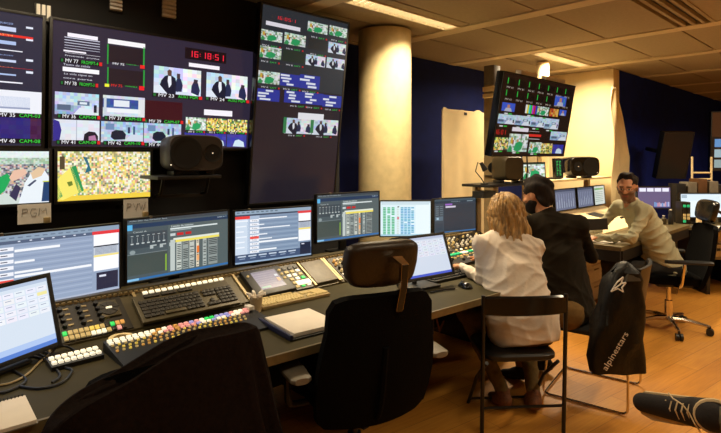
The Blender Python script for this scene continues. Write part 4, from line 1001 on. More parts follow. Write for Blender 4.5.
office_chair('black office chair with chrome five-star base under the man in the grey shirt', 2.78, 4.63, math.radians(78), True, True, .95, .25, .46, bracket=False, wk=.9, hm='blackgloss')
office_chair('office chair pushed under the desk, hidden beneath the black cloth', fr(.70, 1.89).x, fr(.70, 1.89).y, TH, False, False, .80, .03)
# ---- black cloth draped over the near chair
def drape():
    b = NB(); rings = []; n = 96
    ctr = fr(.70, 1.62)
    levels = [(.955, .86, .035), (.968, .93, .05), (.966, .97, .06), (.95, 1.0, .066), (.90, 1.01, .075), (.80, 1.03, .085), (.68, 1.06, .10), (.55, 1.10, .115), (.42, 1.14, .13), (.30, 1.17, .145), (.18, 1.20, .155)]
    for k, (z, sw, sd) in enumerate(levels):
        ring = []
        for i in range(n):
            a = 2*PI*i/n; e = .45; c, s = math.cos(a), math.sin(a)
            x = abs(c)**e*math.copysign(1, c)*(.315 if c > 0 else .36)*sw; y = abs(s)**e*math.copysign(1, s)*sd
            fold = (.966-z)*.055*(math.sin(a*9+.6)+.6*math.sin(a*17+2)+.4*math.sin(a*5))
            x += c*fold; y += s*fold
            dz = .012*math.sin(x*16+1)+.055*(x/.315)*1.0*(1 if k < 6 else .4) - (.035*(abs(x)/.3)**4)
            if x < 0: dz -= .012*(abs(x)/.3)**2*(1 if k < 6 else .4)
            ring.append((x+.15*(x > 0)*(.97-z), y, z-.03+dz))
        rings.append(ring)
    loft(b, rings); bmesh.ops.subdivide_edges
    o = obj('draped_cloth', b, 'cloth', None, (0, 0, 0)); 
    c = ctr.copy(); o.location = c; o.rotation_euler = (0, 0, TH); tag(o, 'black cloth draped over a chair back against the left part of the desk', 'cloth')
drape()

# ================================================================ FOLDING CHAIR
def folding_chair():
    x, y, rz = .90, 3.05, math.radians(4)
    r = thing('folding_chair', 'black metal folding chair the blonde woman sits on', 'chair', (x, y, 0), rz)
    w = .235
    for sd in (-1, 1):
        b = NB(); tube(b, [(sd*w, -.17, .0), (sd*w, -.185, .35), (sd*w, -.20, .79)], .0115, 10); obj('rear_leg', b, 'blackmetal', r)
        b = NB(); tube(b, [(sd*(w-.03), -.165, .40), (sd*(w-.03), .02, .25), (sd*(w-.03), .21, .0)], .0105, 10); obj('front_leg', b, 'blackmetal', r)
    b = NB(); tube(b, [(-w, -.177, .155), (w, -.177, .155)], .008, 8); obj('cross_bar', b, 'blackmetal', r)
    b = NB(); tube(b, [(-w+.03, .17, .045), (w-.03, .17, .045)], .008, 8); obj('front_cross_bar', b, 'blackmetal', r)
    b = NB(); rings = []
    for i in range(17):
        u = i/16*2-1; yy = -.195-.03*(1-u*u); xx = u*(w+.004)
        hh = .5*.105*(1-.12*abs(u)**6)
        rings.append([(xx, yy-.012, .735-hh), (xx, yy-.012, .735+hh-.01), (xx, yy, .735+hh), (xx, yy+.012, .735+hh-.01), (xx, yy+.012, .735-hh), (xx, yy, .735-hh-.006)])
    loft(b, rings); obj('backrest', b, 'blackgloss', r)
    b = NB(); rings = []
    for z, k in ((.405, .94), (.415, 1), (.435, 1), (.445, .94)):
        rings.append([(abs(math.cos(a))**.4*math.copysign(.215, math.cos(a))*k, .02+abs(math.sin(a))**.4*math.copysign(.2, math.sin(a))*k, z) for a in [2*PI*i/40 for i in range(40)]])
    loft(b, rings); obj('seat', b, 'blackmetal', r)
folding_chair()
# ================================================================ SLED CHAIR (man in black)
A = Vector((1.60, 3.07, 0)); B = Vector((1.90, 3.48, 0)); fx = (B-A).normalized(); fdir = Vector((-fx.y, fx.x, 0))
c = (A+B)/2+fdir*.24; rz = math.atan2(fdir.y, fdir.x)-PI/2
r = thing('visitor_chair', 'chair on thin chrome sled legs under the bearded man in black', 'chair', c, rz)
wv = (B-A).length/2
for sd in (-1, 1):
    b = NB(); tube(b, [(sd*(wv-.02), -.20, .44), (sd*wv, -.24, .25), (sd*wv, -.24, .009), (sd*wv, .26, .009), (sd*(wv-.02), .22, .43)], .0075, 8, round_=.04); obj('sled_leg', b, 'chrome', r)
b = NB(); tube(b, [(-wv, .25, .012), (wv, .25, .012)], .007, 8); obj('floor_bar', b, 'chrome', r)
b = NB(); bx(b, (0, .0, .445), (.46, .46, .035), None, .012); obj('seat', b, 'black', r)
b = NB(); rings = []
for j in range(9):
    v = j/8; z = .56+v*.32; y0 = -.235-.05*v
    rings.append([((i/10*2-1)*(.215-.02*abs(v-.5)), y0-.03*(1-(i/10*2-1)**2)+(0), z) for i in range(11)]+[((i/10*2-1)*(.215-.02*abs(v-.5)), y0-.03*(1-(i/10*2-1)**2)-.02, z) for i in range(10, -1, -1)])
loft(b, rings); obj('backrest', b, 'black', r)
for sd in (-1, 1):
    b = NB(); tube(b, [(sd*.2, -.20, .43), (sd*.2, -.245, .56), (sd*.19, -.28, .86)], .008, 8); obj('back_post', b, 'chrome', r)
# ================================================================ HANGING BAG
def bag():
    c = Vector((1.478, 2.965, .318)); rz = math.radians(6)
    r = thing('hanging_bag', 'limp black bag with white star logo hung over the chair behind the bearded man', 'bag', c, rz)
    prof = [(.03, .155, .045, .0), (.0, .170, .055, 0.), (.10, .172, .07, -.004), (.22, .172, .075, .0), (.34, .16, .075, .010), (.45, .145, .075, .022), (.56, .135, .07, .030), (.62, .12, .065, .035), (.67, .09, .055, .045), (.71, .05, .04, .055), (.735, .02, .02, .06)]
    prof = [(z*.86, a*.94-.02*z, b_, c_) for z, a, b_, c_ in prof]
    b = NB(); rings = []
    for k, (z, hw, hd, cx) in enumerate(prof):
        ring = []
        for i in range(48):
            a = 2*PI*i/48; e = .6; x = abs(math.cos(a))**e*math.copysign(1, math.cos(a))*hw; y = abs(math.sin(a))**e*math.copysign(1, math.sin(a))*hd
            wr = 1.5*(.008*math.sin(z*34+x*18)+.006*math.sin(x*40+z*21+1.)+.004*math.sin(z*80-x*30))
            if 0 < k < len(prof)-1: y += wr*(-1 if y > 0 else 1)*-1; x += .006*math.sin(z*26+(0 if x > 0 else 2))
            ring.append((x+cx, y, z))
        rings.append(ring)
    loft(b, rings[1:]); body = obj('body', b, 'bag', r)
    b = NB(); 
    rings = [[(.01, -.078, .535), (.10, -.078, .535), (.10, -.05, .535), (.01, -.05, .535)], [(.025, -.070, .57), (.085, -.070, .57), (.09, -.04, .57), (.02, -.04, .57)], [(.045, -.052, .60), (.068, -.052, .60), (.07, -.02, .605), (.04, -.02, .605)]]
    loft(b, rings); obj('collar_flap', b, 'fold', r)
    b = NB(); tube(b, [(.05, .02, .585), (.07, .07, .575), (.12, .12, .565), (.14, .14, .54)], .008, 8); obj('strap', b, 'bag', r)
    # white mark: pointed star-like letter shape
    def mark(pts, z=0): return [(x, y) for x, y in pts]
    b = NB()
    def stroke(p, w0): 
        for a_, c_ in zip(p, p[1:]):
            cyl(b, Vector((a_[0]*.8-.045, -.092, a_[1]*.8+.085)), Vector((c_[0]*.8-.045, -.092, c_[1]*.8+.085)), w0, seg=6)
    stroke([(-.055, .50), (-.01, .565), (.035, .60), (.02, .555), (.055, .56), (.025, .525), (.035, .495), (-.005, .52), (-.055, .50)], .0038)
    stroke([(-.03, .52), (.01, .545), (.02, .555)], .0035)
    obj('star_logo', b, 'white', r)
    V, P, asp = glyphs('alpinestars'); me = bpy.data.meshes.new('lettering')
    hgt = .048; ln = .24; ang = math.radians(57); ox, oz = -.105, .035
    vs = []
    for x, y in V:
        X = x*ln; Yy = y*hgt; vs.append((ox+X*math.cos(ang)-Yy*math.sin(ang), -.092+.0*X, oz+X*math.sin(ang)+Yy*math.cos(ang)))
    me.from_pydata(vs, [], P); me.materials.append(M['white']); link('lettering', me, r)
bag()
# ================================================================ PEOPLE (signed-distance bodies)
A3 = lambda v: np.array(tuple(v), float)
def cap(P, a, b, ra, rb):
    a, b = A3(a), A3(b); ab = b-a; t = np.clip(((P-a)@ab)/max(ab@ab, 1e-9), 0, 1)
    return np.linalg.norm(P-a-t[..., None]*ab, axis=-1)-(ra+(rb-ra)*t)
def ell(P, c, r, R=None):
    q = P-A3(c)
    if R is not None: q = q@R
    r = A3(r); k = np.linalg.norm(q/r, axis=-1); return (k-1)*r.min()*np.where(k > 1, 1, 1)
def smin(a, b, k):
    h = np.clip(.5+.5*(b-a)/k, 0, 1); return b*(1-h)+a*h-k*h*(1-h)
def smins(L, k):
    d = L[0]
    for x in L[1:]: d = smin(d, x, k)
    return d
def surfnet(f, lo, hi, h):
    lo, hi = A3(lo), A3(hi); n = np.ceil((hi-lo)/h).astype(int)+1
    ax = [lo[i]+h*np.arange(n[i]) for i in range(3)]
    P = np.stack(np.meshgrid(*ax, indexing='ij'), -1); Fv = f(P); S = Fv < 0
    c = [(i, j, k) for i in (0, 1) for j in (0, 1) for k in (0, 1)]
    sl = lambda A, o: A[o[0]:A.shape[0]-1+o[0], o[1]:A.shape[1]-1+o[1], o[2]:A.shape[2]-1+o[2]]
    cnt = sum(sl(S, o).astype(int) for o in c); act = (cnt > 0) & (cnt < 8)
    acc = np.zeros(act.shape+(3,)); num = np.zeros(act.shape)
    for a in c:
        for d in range(3):
            if a[d] == 1: continue
            b = list(a); b[d] = 1; b = tuple(b); fa, fb = sl(Fv, a), sl(Fv, b); cr = (fa < 0) != (fb < 0)
            t = np.where(cr, fa/np.where(cr, fa-fb, 1), 0); pos = np.stack([np.full(t.shape, float(a[i])) for i in range(3)], -1); pos[..., d] += t
            acc += pos*cr[..., None]; num += cr
    I = np.argwhere(act); V = lo+h*(I+acc[act]/num[act][:, None]); idx = -np.ones(act.shape, int); idx[act] = np.arange(len(I))
    faces = []
    for d in range(3):
        e = [0, 0, 0]; e[d] = 1; m1, m2 = (d+1) % 3, (d+2) % 3
        s0 = S[tuple(slice(0, S.shape[i]-e[i]) for i in range(3))]; s1 = S[tuple(slice(e[i], None) for i in range(3))]
        X = np.argwhere(s0 != s1); X = X[(X[:, m1] > 0) & (X[:, m2] > 0) & (X[:, m1] < act.shape[m1]) & (X[:, m2] < act.shape[m2])]
        if not len(X): continue
        def g(o1, o2): Y = X.copy(); Y[:, m1] -= o1; Y[:, m2] -= o2; return idx[Y[:, 0], Y[:, 1], Y[:, 2]]
        q = np.stack([g(1, 1), g(0, 1), g(0, 0), g(1, 0)], 1); fl_ = ~s0[tuple(X.T)]; q[fl_] = q[fl_][:, ::-1]; faces.append(q)
    faces = np.concatenate(faces); faces = faces[(faces >= 0).all(1)]
    return V, faces
def np_obj(name, parts, m, parent, origin, colfn=None):
    Vs, Fs, o = [], [], 0
    for V, Fc in parts: Vs.append(V); Fs.append(Fc+o); o += len(V)
    V = np.concatenate(Vs); Fc = np.concatenate(Fs); me = bpy.data.meshes.new(name)
    me.from_pydata([tuple(v) for v in (V-A3(origin))], [], [tuple(int(i) for i in f) for f in Fc])
    if colfn is not None:
        a = me.color_attributes.new('Col', 'FLOAT_COLOR', 'POINT'); C = colfn(V); a.data.foreach_set('color', np.concatenate([C, np.ones((len(C), 1))], 1).ravel())
    me.materials.append(M[m]); me.shade_smooth(); me.update()
    return link(name, me, parent)
def headframe(f, up=(0, 0, 1)):
    f = Vector(f).normalized(); x = f.cross(Vector(up)).normalized(); z = x.cross(f); return np.array([tuple(x), tuple(f), tuple(z)]).T   # columns: side, front, up
def head_sdf(P, c, R, k=1.0):
    q = (P-A3(c))@R/k
    d = ell(q, (0, -.012, .03), (.074, .094, .088)); d = smin(d, ell(q, (0, .022, -.035), (.058, .070, .078)), .035)
    d = smin(d, ell(q, (0, .060, -.085), (.030, .028, .026)), .03)
    d = smin(d, cap(q, (-.032, .078, .022), (.032, .078, .022), .012, .012), .02)               # brow
    for s in (-1, 1):
        d = np.maximum(d, -ell(q, (s*.030, .098, .004), (.017, .016, .011)))
        d = smin(d, ell(q, (s*.030, .076, .003), (.014, .013, .011)), .004)
        d = smin(d, ell(q, (s*.042, .062, -.028), (.02, .02, .016)), .02)
        d = smin(d, ell(q, (s*.076, -.005, -.004), (.008, .018, .030)), .008)
    d = smin(d, cap(q, (0, .088, .015), (0, .108, -.024), .007, .012), .012); d = smin(d, cap(q, (-.012, .096, -.028), (.012, .096, -.028), .007, .007), .008)
    d = smin(d, cap(q, (-.018, .084, -.052), (.018, .084, -.052), .006, .006), .008); d = smin(d, cap(q, (-.014, .082, -.061), (.014, .082, -.061), .006, .006), .008)
    return d*k
STUB = [False]
def head_col(V, c, R, base, k=1.0):
    q = (V-A3(c))@R/k; C = np.tile(np.array(lin(base)), (len(V), 1))
    lips = (np.abs(q[:, 2]+.056) < .009) & (np.abs(q[:, 0]) < .022) & (q[:, 1] > .07); C[lips] = lin((150, 78, 62))
    for s in (-1, 1):
        e = ((q[:, 0]-s*.030)/.014)**2+((q[:, 2]-.003)/.0075)**2 < 1; e &= q[:, 1] > .07; C[e] = lin((210, 205, 195))
        i = ((q[:, 0]-s*.030)/.0065)**2+((q[:, 2]-.003)/.0065)**2 < 1; i &= q[:, 1] > .07; C[i] = lin((40, 26, 18))
        b = (np.abs(q[:, 2]-.024) < .005) & (np.abs(q[:, 0]-s*.031) < .02) & (q[:, 1] > .065); C[b] = lin((50, 32, 20))
    if STUB[0]:
        j = (q[:, 2] < -.034+np.abs(q[:, 0])*.5) & (q[:, 1] > -.01) & (q[:, 2] > -.13) & ~lips; C[j] = lin((120, 84, 60))
    return C
def hand_parts(w, d, n, sgn, curl=.35, k=1.0):
    w = Vector(w); d = Vector(d).normalized(); n = Vector(n); n = (n-d*n.dot(d)).normalized(); s = d.cross(n)*sgn
    caps = []
    for f in (-.026, -.009, .009, .026): caps.append((w+d*.0+s*f*.6*k, w+d*.085*k+s*f*k, .013*k, .0115*k))
    for f, L in zip((-.030, -.010, .010, .029), (.060, .074, .080, .070)):
        b = w+d*.088*k+s*f*k; p = b
        for j in range(3):
            a = curl*(j+.6); dd = d*math.cos(a)+n*math.sin(a); e = p+dd*L*k*(.42, .33, .25)[j]; caps.append((p, e, (.0095, .0085, .0078)[j]*k, (.0085, .0078, .0065)[j]*k)); p = e
    b = w+d*.025*k+s*.024*k; e = b+(d*.7+s*.65+n*.25).normalized()*.045*k; caps.append((b, e, .013*k, .011*k)); caps.append((e, e+(d*.9+s*.25+n*.35).normalized()*.032*k, .010*k, .008*k))
    return caps
def build_hand(caps):
    def f(P):
        d = None
        for a, b, ra, rb in caps:
            x = cap(P, a, b, ra, rb); d = x if d is None else smin(d, x, .006)
        return d
    pts = np.array([tuple(p) for c in caps for p in c[:2]]); return surfnet(f, pts.min(0)-.02, pts.max(0)+.02, .0042)
def wrinkle(P, amp, f=1.0, ph=0):
    x, y, z = P[..., 0], P[..., 1], P[..., 2]
    w1 = 4*np.sin(6*x+5*z+ph); r1 = 1-np.abs(np.sin(17*f*(z+.5*x+.4*y)+w1)); r2 = 1-np.abs(np.sin(23*f*(x-.7*z+.3*y)+3*np.sin(9*z+7*y+ph)))
    r3 = 1-np.abs(np.sin(41*f*(z-.4*x)+2.5*np.sin(14*x+11*z))); return -amp*1.3*(r1**2*.8+r2**2*.6+r3**2*.45-.6)
def bounds(pts, pad):
    a = np.array([tuple(p) for p in pts]); return a.min(0)-pad, a.max(0)+pad
def person(label, J, shirt, trousers, shoe, skin=(206, 152, 112), headk=1.0, hem=.0, sleeves=1.0, shoulder=.062, group=None, belly=.115, wamp=.006, ph=0., curl=(.35, .35), legs=True, ss=1.):
    """J: joints dict (world). hip chest neck head face shL shR elL elR wrL wrR hdL hdR hnL hnR hpL hpR knL knR anL anR toL toR"""
    base = Vector((J['hip'][0], J['hip'][1], J.get('floor', 0)))
    r = thing('person', label, 'person', base, 0, group)
    o = base; g = {k: Vector(v) for k, v in J.items() if k not in ('floor', 'up')}
    R = headframe(J['face'], J.get('up', (0, 0, 1)))
    # continuous body
    def limbs(P, e, sl=1.0):
        L = [cap(P, g['shL'], g['elL'], .048+e, .038+e), cap(P, g['shR'], g['elR'], .048+e, .038+e)]
        wl = g['elL'].lerp(g['wrL'], sl); wr = g['elR'].lerp(g['wrR'], sl)
        rr = .036+(.026-.036)*sl
        if sl > .05: L += [cap(P, g['elL'], wl, .037+e, rr+e), cap(P, g['elR'], wr, .037+e, rr+e)]
        return smins(L[0::2], .03), smins(L[1::2], .03)
    def torso(P, e):
        side = (g['shR']-g['shL']).normalized(); hs = (g['hpR']-g['hpL']).normalized(); ch, hp, nk = g['chest'], g['hip'], g['neck']
        L = []
        for s in (-1, 1):
            L.append(cap(P, ch+side*.075*s+(nk-ch)*.55, hp+hs*.075*s, .095+e, belly+e-.01)); L.append(cap(P, nk-(nk-ch)*.18, g['shR'] if s > 0 else g['shL'], .052+e, shoulder+e))
        L.append(cap(P, ch, hp, .10+e, belly+e)); return smins(L, .05)
    def legf(P, e):
        out = []
        for q in 'LR': out.append(smin(cap(P, g['hp'+q], g['kn'+q], .082+e, .056+e), cap(P, g['kn'+q], g['an'+q], .054+e, .036+e), .03))
        return smin(smin(out[0], out[1], .03), cap(P, g['hpL'], g['hpR'], .095+e, .095+e), .05)
    def body(P):
        d = head_sdf(P, g['head'], R, headk); nkb = g['head']-Vector(R[:, 2])*.06-Vector(R[:, 1])*.02
        d = smin(d, cap(P, nkb, g['neck']-Vector((0, 0, .03)), .052, .060), .03)
        a, b = limbs(P, -.008); t = torso(P, -.045); d = smin(d, smin(smin(t, a, .03), b, .03), .03)
        if legs: d = smin(d, legf(P, -.012), .03)
        return d
    pts = [g[k] for k in ('hip', 'chest', 'neck', 'head', 'shL', 'shR', 'elL', 'elR', 'wrL', 'wrR', 'hpL', 'hpR')]+([g[k] for k in ('knL', 'knR', 'anL', 'anR')] if legs else [])
    lo, hi = bounds(pts, .16); V0 = surfnet(body, lo, hi, .012)
    hl, hh_ = bounds([g['head']], .145)
    V1 = surfnet(lambda P: head_sdf(P, g['head'], R, headk), hl, hh_, .0052)
    # drop the coarse head inside the fine one
    parts = [V0, V1]
    for q, sg, cu in (('L', 1, curl[0]), ('R', -1, curl[1])): parts.append(build_hand(hand_parts(g['wr'+q], g['hd'+q], g['hn'+q], sg, cu)))
    def cf(V):
        C = head_col(V, g['head'], R, skin, headk); far = np.linalg.norm(V-A3(g['head']), axis=1) > .16; C[far] = lin(skin); return C
    # shrink coarse verts near the head so the fine face stays outside
    Vc = V0[0]; dd = head_sdf(Vc, g['head'], R, headk); nearh = (np.linalg.norm(Vc-A3(g['head']), axis=1) < .13) & (dd > -.02)
    Vc[nearh] = A3(g['head'])+(Vc[nearh]-A3(g['head']))*.93
    np_obj('body', parts, 'skin', r, o, cf)
    # shirt
    hp, ch = A3(g['hip']), A3(g['chest']); axis = (ch-hp)/np.linalg.norm(ch-hp)
    def sh(P):
        a, b = limbs(P, .004, sleeves); t = torso(P, .004); d = smin(smin(t, a, .035), b, .035)
        d = smin(d, cap(P, g['neck']-Vector((0, 0, .02)), g['neck']+(g['head']-g['neck'])*.22, .070, .066), .02)
        d = d+wrinkle(P, wamp, 1.0, ph)
        d = np.maximum(d, -((P-hp)@axis)-hem)
        nk = A3(g['neck'])+(A3(g['head'])-A3(g['neck']))*.12; na = A3(g['head'])-A3(g['neck']); na = na/np.linalg.norm(na)
        d = np.maximum(d, (P-nk)@na)*1.0
        # arms must not be cut by the hem plane
        a2, b2 = limbs(P, .004, sleeves); d2 = np.minimum(a2, b2)+wrinkle(P, wamp*.8, 1.2, ph+1); return np.minimum(d, d2)
    pts = [g[k] for k in ('hip', 'chest', 'neck', 'shL', 'shR', 'elL', 'elR')]+[g['elL'].lerp(g['wrL'], sleeves), g['elR'].lerp(g['wrR'], sleeves)]
    lo, hi = bounds(pts, .17); np_obj('shirt', [surfnet(sh, lo, hi, .0082)], shirt, r, o)
    if legs:
        def tr(P): return legf(P, .006)+wrinkle(P, .005, 1.1, ph+3)
        pts = [g[k] for k in ('hpL', 'hpR', 'knL', 'knR', 'anL', 'anR')]; lo, hi = bounds(pts, .13); np_obj('trousers', [surfnet(tr, lo, hi, .011)], trousers, r, o)
        for q in 'LR':
            an, to = g['an'+q], g['to'+q]; d = (to-an); dh = Vector((d.x, d.y, d.z)).normalized()
            dn = Vector((0, 0, -1)) if 'fup'+q not in g else -g['fup'+q]; dn = (dn-dh*dn.dot(dh)).normalized(); sd = dh.cross(dn)
            def sf(P, an=an, to=to, dh=dh, dn=dn, sd=sd):
                x = smins([cap(P, an-dh*.03+dn*.045, an+dh*.06+dn*.045, .036*ss, .040*ss), cap(P, an+dh*.06+dn*.05+sd*.008, to+dn*.055, .040*ss, .030*ss), cap(P, an, an+dn*.04, .044*ss, .044*ss)], .025)
                return np.maximum(x, (P-A3(an))@A3(dn)-.078)
            lo, hi = bounds([an, to], .12); np_obj('shoe', [surfnet(sf, lo, hi, .008)], shoe, r, o)
    return r, o, g, R

# --- blonde woman, seen from behind
W = dict(hip=(.975, 3.07, .525), chest=(.935, 3.17, .84), neck=(.935, 3.32, 1.075), head=(.945, 3.38, 1.185), face=(-.25, .93, -.22), up=(0, .2, 1),
         shL=(.775, 3.25, 1.00), shR=(1.10, 3.24, .985), elL=(.775, 3.27, .78), elR=(1.13, 3.38, .76), wrL=(.70, 3.52, .80), wrR=(1.02, 3.60, .80),
         hdL=(-.15, 1, -.1), hnL=(0, 0, -1), hdR=(-.6, .8, -.1), hnR=(0, 0, -1), hpL=(.88, 3.07, .53), hpR=(1.07, 3.07, .53), knL=(.69, 3.38, .54), knR=(1.10, 3.46, .50), anL=(.88, 3.17, .10), anR=(1.06, 3.14, .10), toL=(.85, 3.33, .06), toR=(1.08, 3.31, .06))
r, o, g, R = person('blonde woman seen from behind in a loose white shirt, leaning over the desk', W, 'shirtw', 'jeans_o', 'boot', hem=.085, shoulder=.052, belly=.150, wamp=.010, ph=.4)
hc = g['head']
def blond(P):
    q = (P-A3(hc))@R; x, y, z = q[..., 0], q[..., 1], q[..., 2]
    d = ell(q, (0, -.020, .035), (.097, .112, .100))
    d = smins([d, cap(q, (-.045, -.055, .0), (-.070, -.075, -.175), .066, .046), cap(q, (.045, -.055, .0), (.078, -.09, -.165), .066, .046), cap(q, (0, -.07, 0), (.02, -.11, -.195), .066, .048), cap(q, (-.075, .0, .0), (-.098, -.01, -.17), .034, .022), cap(q, (.075, .0, .0), (.108, -.03, -.16), .036, .024)], .035)
    d = np.maximum(d, -(ell(q, (0, .085, -.045), (.062, .075, .10))))
    ang = np.arctan2(x, -y-.001)
    d += .0055*np.sin(ang*22+z*26+2*np.sin(z*20))+.004*np.sin(ang*43-z*40)+.006*np.sin(z*38+ang*4)*(z < -.03)
    return d*.8
lo, hi = bounds([hc], .27); np_obj('hair', [surfnet(blond, lo, hi, .0062)], 'blond', r, o)
# --- bearded man in black
B2 = dict(hip=(1.42, 3.42, .54), chest=(1.345, 3.46, .88), neck=(1.29, 3.555, 1.17), head=(1.245, 3.61, 1.285), face=(-.66, .72, -.20), up=(-.1, .1, 1),
          shL=(1.14, 3.54, 1.09), shR=(1.475, 3.47, 1.09), elL=(1.02, 3.66, .86), elR=(1.60, 3.56, .86), wrL=(.93, 3.84, .80), wrR=(1.66, 3.80, .99),
          hdL=(-.5, .85, -.1), hnL=(0, 0, -1), hdR=(.15, .5, .35), hnR=(-.8, .2, 0), hpL=(1.35, 3.34, .54), hpR=(1.48, 3.48, .54), knL=(1.05, 3.63, .52), knR=(1.24, 3.83, .52), anL=(1.12, 3.55, .10), anR=(1.32, 3.70, .10), toL=(1.02, 3.68, .06), toR=(1.22, 3.83, .06))
r, o, g, R = person('bearded man with dark hair in a black shirt, in profile beside the blonde woman', B2, 'shirtb', 'khaki', 'suede', skin=(196, 136, 96), hem=.08, sleeves=.12, shoulder=.070, wamp=.006, ph=2., belly=.115)
hc2 = g['head']; R2 = R
def hair2(P):
    q = (P-A3(hc2))@R2; x, y, z = q[..., 0], q[..., 1], q[..., 2]
    d = ell(q, (0, -.018, .044), (.086, .104, .094)); d = smin(d, cap(q, (0, .06, .112), (0, -.02, .122), .020, .022), .03); d = smin(d, ell(q, (0, -.062, -.03), (.066, .048, .062)), .03)
    d = np.maximum(d, -(ell(q, (0, .11, -.02), (.10, .078, .080)))); d = np.maximum(d, -ell(q, (.085, .008, -.012), (.03, .022, .034))); d = np.maximum(d, -ell(q, (-.085, .008, -.012), (.03, .022, .034)))
    return (d+.004*np.sin(70*x+60*z)+.003*np.sin(90*y-50*z))*.8
lo, hi = bounds([hc2], .17); np_obj('hair', [surfnet(hair2, lo, hi, .006)], 'darkhair', r, o)
def beard2(P, c=hc2, RR=R2, th=.007):
    q = (P-A3(c))@RR; x, y, z = q[..., 0], q[..., 1], q[..., 2]
    d = smin(ell(q, (0, .022, -.035), (.058+th, .070+th, .078+th)), ell(q, (0, .060, -.085), (.034+th, .032+th, .036+th)), .03)
    d = np.maximum(d, z+.030-np.abs(x)*.55+(y < .02)*0); d = np.maximum(d, -ell(q, (0, .10, -.055), (.024, .03, .008))); d = np.maximum(d, -(y+.015))
    return d+.002*np.sin(140*x+120*z)
lo, hi = bounds([hc2], .16); np_obj('beard', [surfnet(beard2, lo, hi, .0055)], 'darkhair', r, o)
tb = thing('tablet', 'black tablet held up by the bearded man, between the two men', 'tablet', Vector((1.735, 3.86, 1.015)), math.radians(12))
b = NB(); bx(b, (.055, 0, .03), (.17, .012, .085), Euler((-.15, 0, 0)), .004); obj('casing', b, 'black', tb)
b = NB(); bx(b, (.055, -.0068, .031), (.15, .001, .068), Euler((-.15, 0, 0))); obj('glass', b, 'black', tb)
# --- man in grey shirt
G3 = dict(hip=(2.79, 4.68, .55), chest=(2.65, 4.70, .88), neck=(2.49, 4.73, 1.14), head=(2.445, 4.70, 1.27), face=(-.62, -.78, -.16), up=(0, 0, 1),
          shL=(2.53, 4.55, 1.07), shR=(2.47, 4.90, 1.07), elL=(2.36, 4.48, .845), elR=(2.28, 4.95, .86), wrL=(2.13, 4.62, .825), wrR=(2.03, 4.86, .83),
          hdL=(-.9, .3, -.12), hnL=(0, 0, -1), hdR=(-.9, .2, -.1), hnR=(0, 0, -1), hpL=(2.78, 4.59, .55), hpR=(2.78, 4.78, .55), knL=(2.38, 4.66, .54), knR=(2.37, 4.90, .54), anL=(2.45, 4.66, .11), anR=(2.35, 4.92, .11), toL=(2.30, 4.67, .065), toR=(2.18, 4.93, .065))
STUB[0] = True
r, o, g, R = person('man with glasses in a pale grey shirt looking towards the camera', G3, 'shirtg', 'trd', 'suede', skin=(196, 136, 98), hem=.10, shoulder=.066, wamp=.013, ph=1.2, belly=.13, headk=1.06)
STUB[0] = False
hc3 = g['head']; R3 = R
def hair3(P):
    q = (P-A3(hc3))@R3/1.06; x, y, z = q[..., 0], q[..., 1], q[..., 2]
    d = ell(q, (0, -.022, .040), (.082, .096, .092)); d = smin(d, cap(q, (-.03, .035, .115), (.03, .03, .118), .018, .018), .03)
    d = np.maximum(d, -(ell(q, (0, .10, -.0), (.074, .074, .092)))); d = np.maximum(d, -ell(q, (.08, .005, -.03), (.03, .035, .045))); d = np.maximum(d, -ell(q, (-.08, .005, -.03), (.03, .035, .045)))
    return (d+.004*np.sin(80*x+60*z)+.003*np.sin(90*y-50*z))*.8
lo, hi = bounds([hc3], .17); np_obj('hair', [surfnet(hair3, lo, hi, .006)], 'darkhair', r, o)
def stub(P):
    q = (P-A3(hc3))@R3/1.06; x, y, z = q[..., 0], q[..., 1], q[..., 2]; th = .0018
    d = smin(ell(q, (0, .022, -.035), (.058+th, .070+th, .078+th)), ell(q, (0, .060, -.085), (.031+th, .029+th, .028+th)), .03)
    d = np.maximum(d, z+.036-np.abs(x)*.45); d = np.maximum(d, -ell(q, (0, .10, -.057), (.024, .03, .010))); return np.maximum(d, -(y+.01))

b = NB()
def hw(x, y, z): return Vector(R3@np.array((x, y, z))*1.06)+hc3-o
for s in (-1, 1):
    tube(b, [hw(s*.031+.021*math.cos(a), .100, .004+.014*math.sin(a)) for a in [i*PI/8 for i in range(16)]], .0009, 5, closed=True)
    tube(b, [hw(s*.052, .099, .008), hw(s*.074, .07, .010), hw(s*.082, .0, .008)], .0011, 5)
tube(b, [hw(-.010, .101, .006), hw(0, .106, .008), hw(.010, .101, .006)], .001, 5); obj('glasses', b, 'blackgloss', r)
# --- seated neighbour outside the lower right corner, one sneaker in view
N4 = dict(hip=(2.02, 1.50, .60), chest=(2.12, 1.42, .93), neck=(2.13, 1.45, 1.20), head=(2.11, 1.48, 1.33), face=(-.7, .7, -.1),
          shL=(1.98, 1.30, 1.12), shR=(2.27, 1.58, 1.12), elL=(1.86, 1.34, .86), elR=(2.25, 1.72, .88), wrL=(1.84, 1.55, .72), wrR=(2.02, 1.86, .72),
          hdL=(-.3, .8, -.3), hnL=(0, 0, -1), hdR=(-.6, .6, -.3), hnR=(0, 0, -1), hpL=(1.96, 1.44, .60), hpR=(2.10, 1.58, .60), knL=(1.66, 1.66, .60), knR=(1.78, 2.00, .50), anL=(1.385, 2.02, .535), anR=(1.74, 1.98, .10), toL=(1.19, 2.19, .50), toR=(1.62, 2.12, .06), fupL=(-.35, -1.0, .25))
r, o, g, R = person('seated neighbour at the lower right, only one dark laced sneaker and grey jeans in view', N4, 'shirtb', 'jeans_g', 'suede', hem=.08, ph=.7, ss=1.3)
def hair4(P):
    q = (P-A3(g['head']))@R; d = ell(q, (0, -.016, .040), (.081, .099, .09)); return np.maximum(d, -ell(q, (0, .10, -.02), (.08, .075, .085)))*.8
lo, hi = bounds([g['head']], .17); np_obj('hair', [surfnet(hair4, lo, hi, .008)], 'darkhair', r, o)
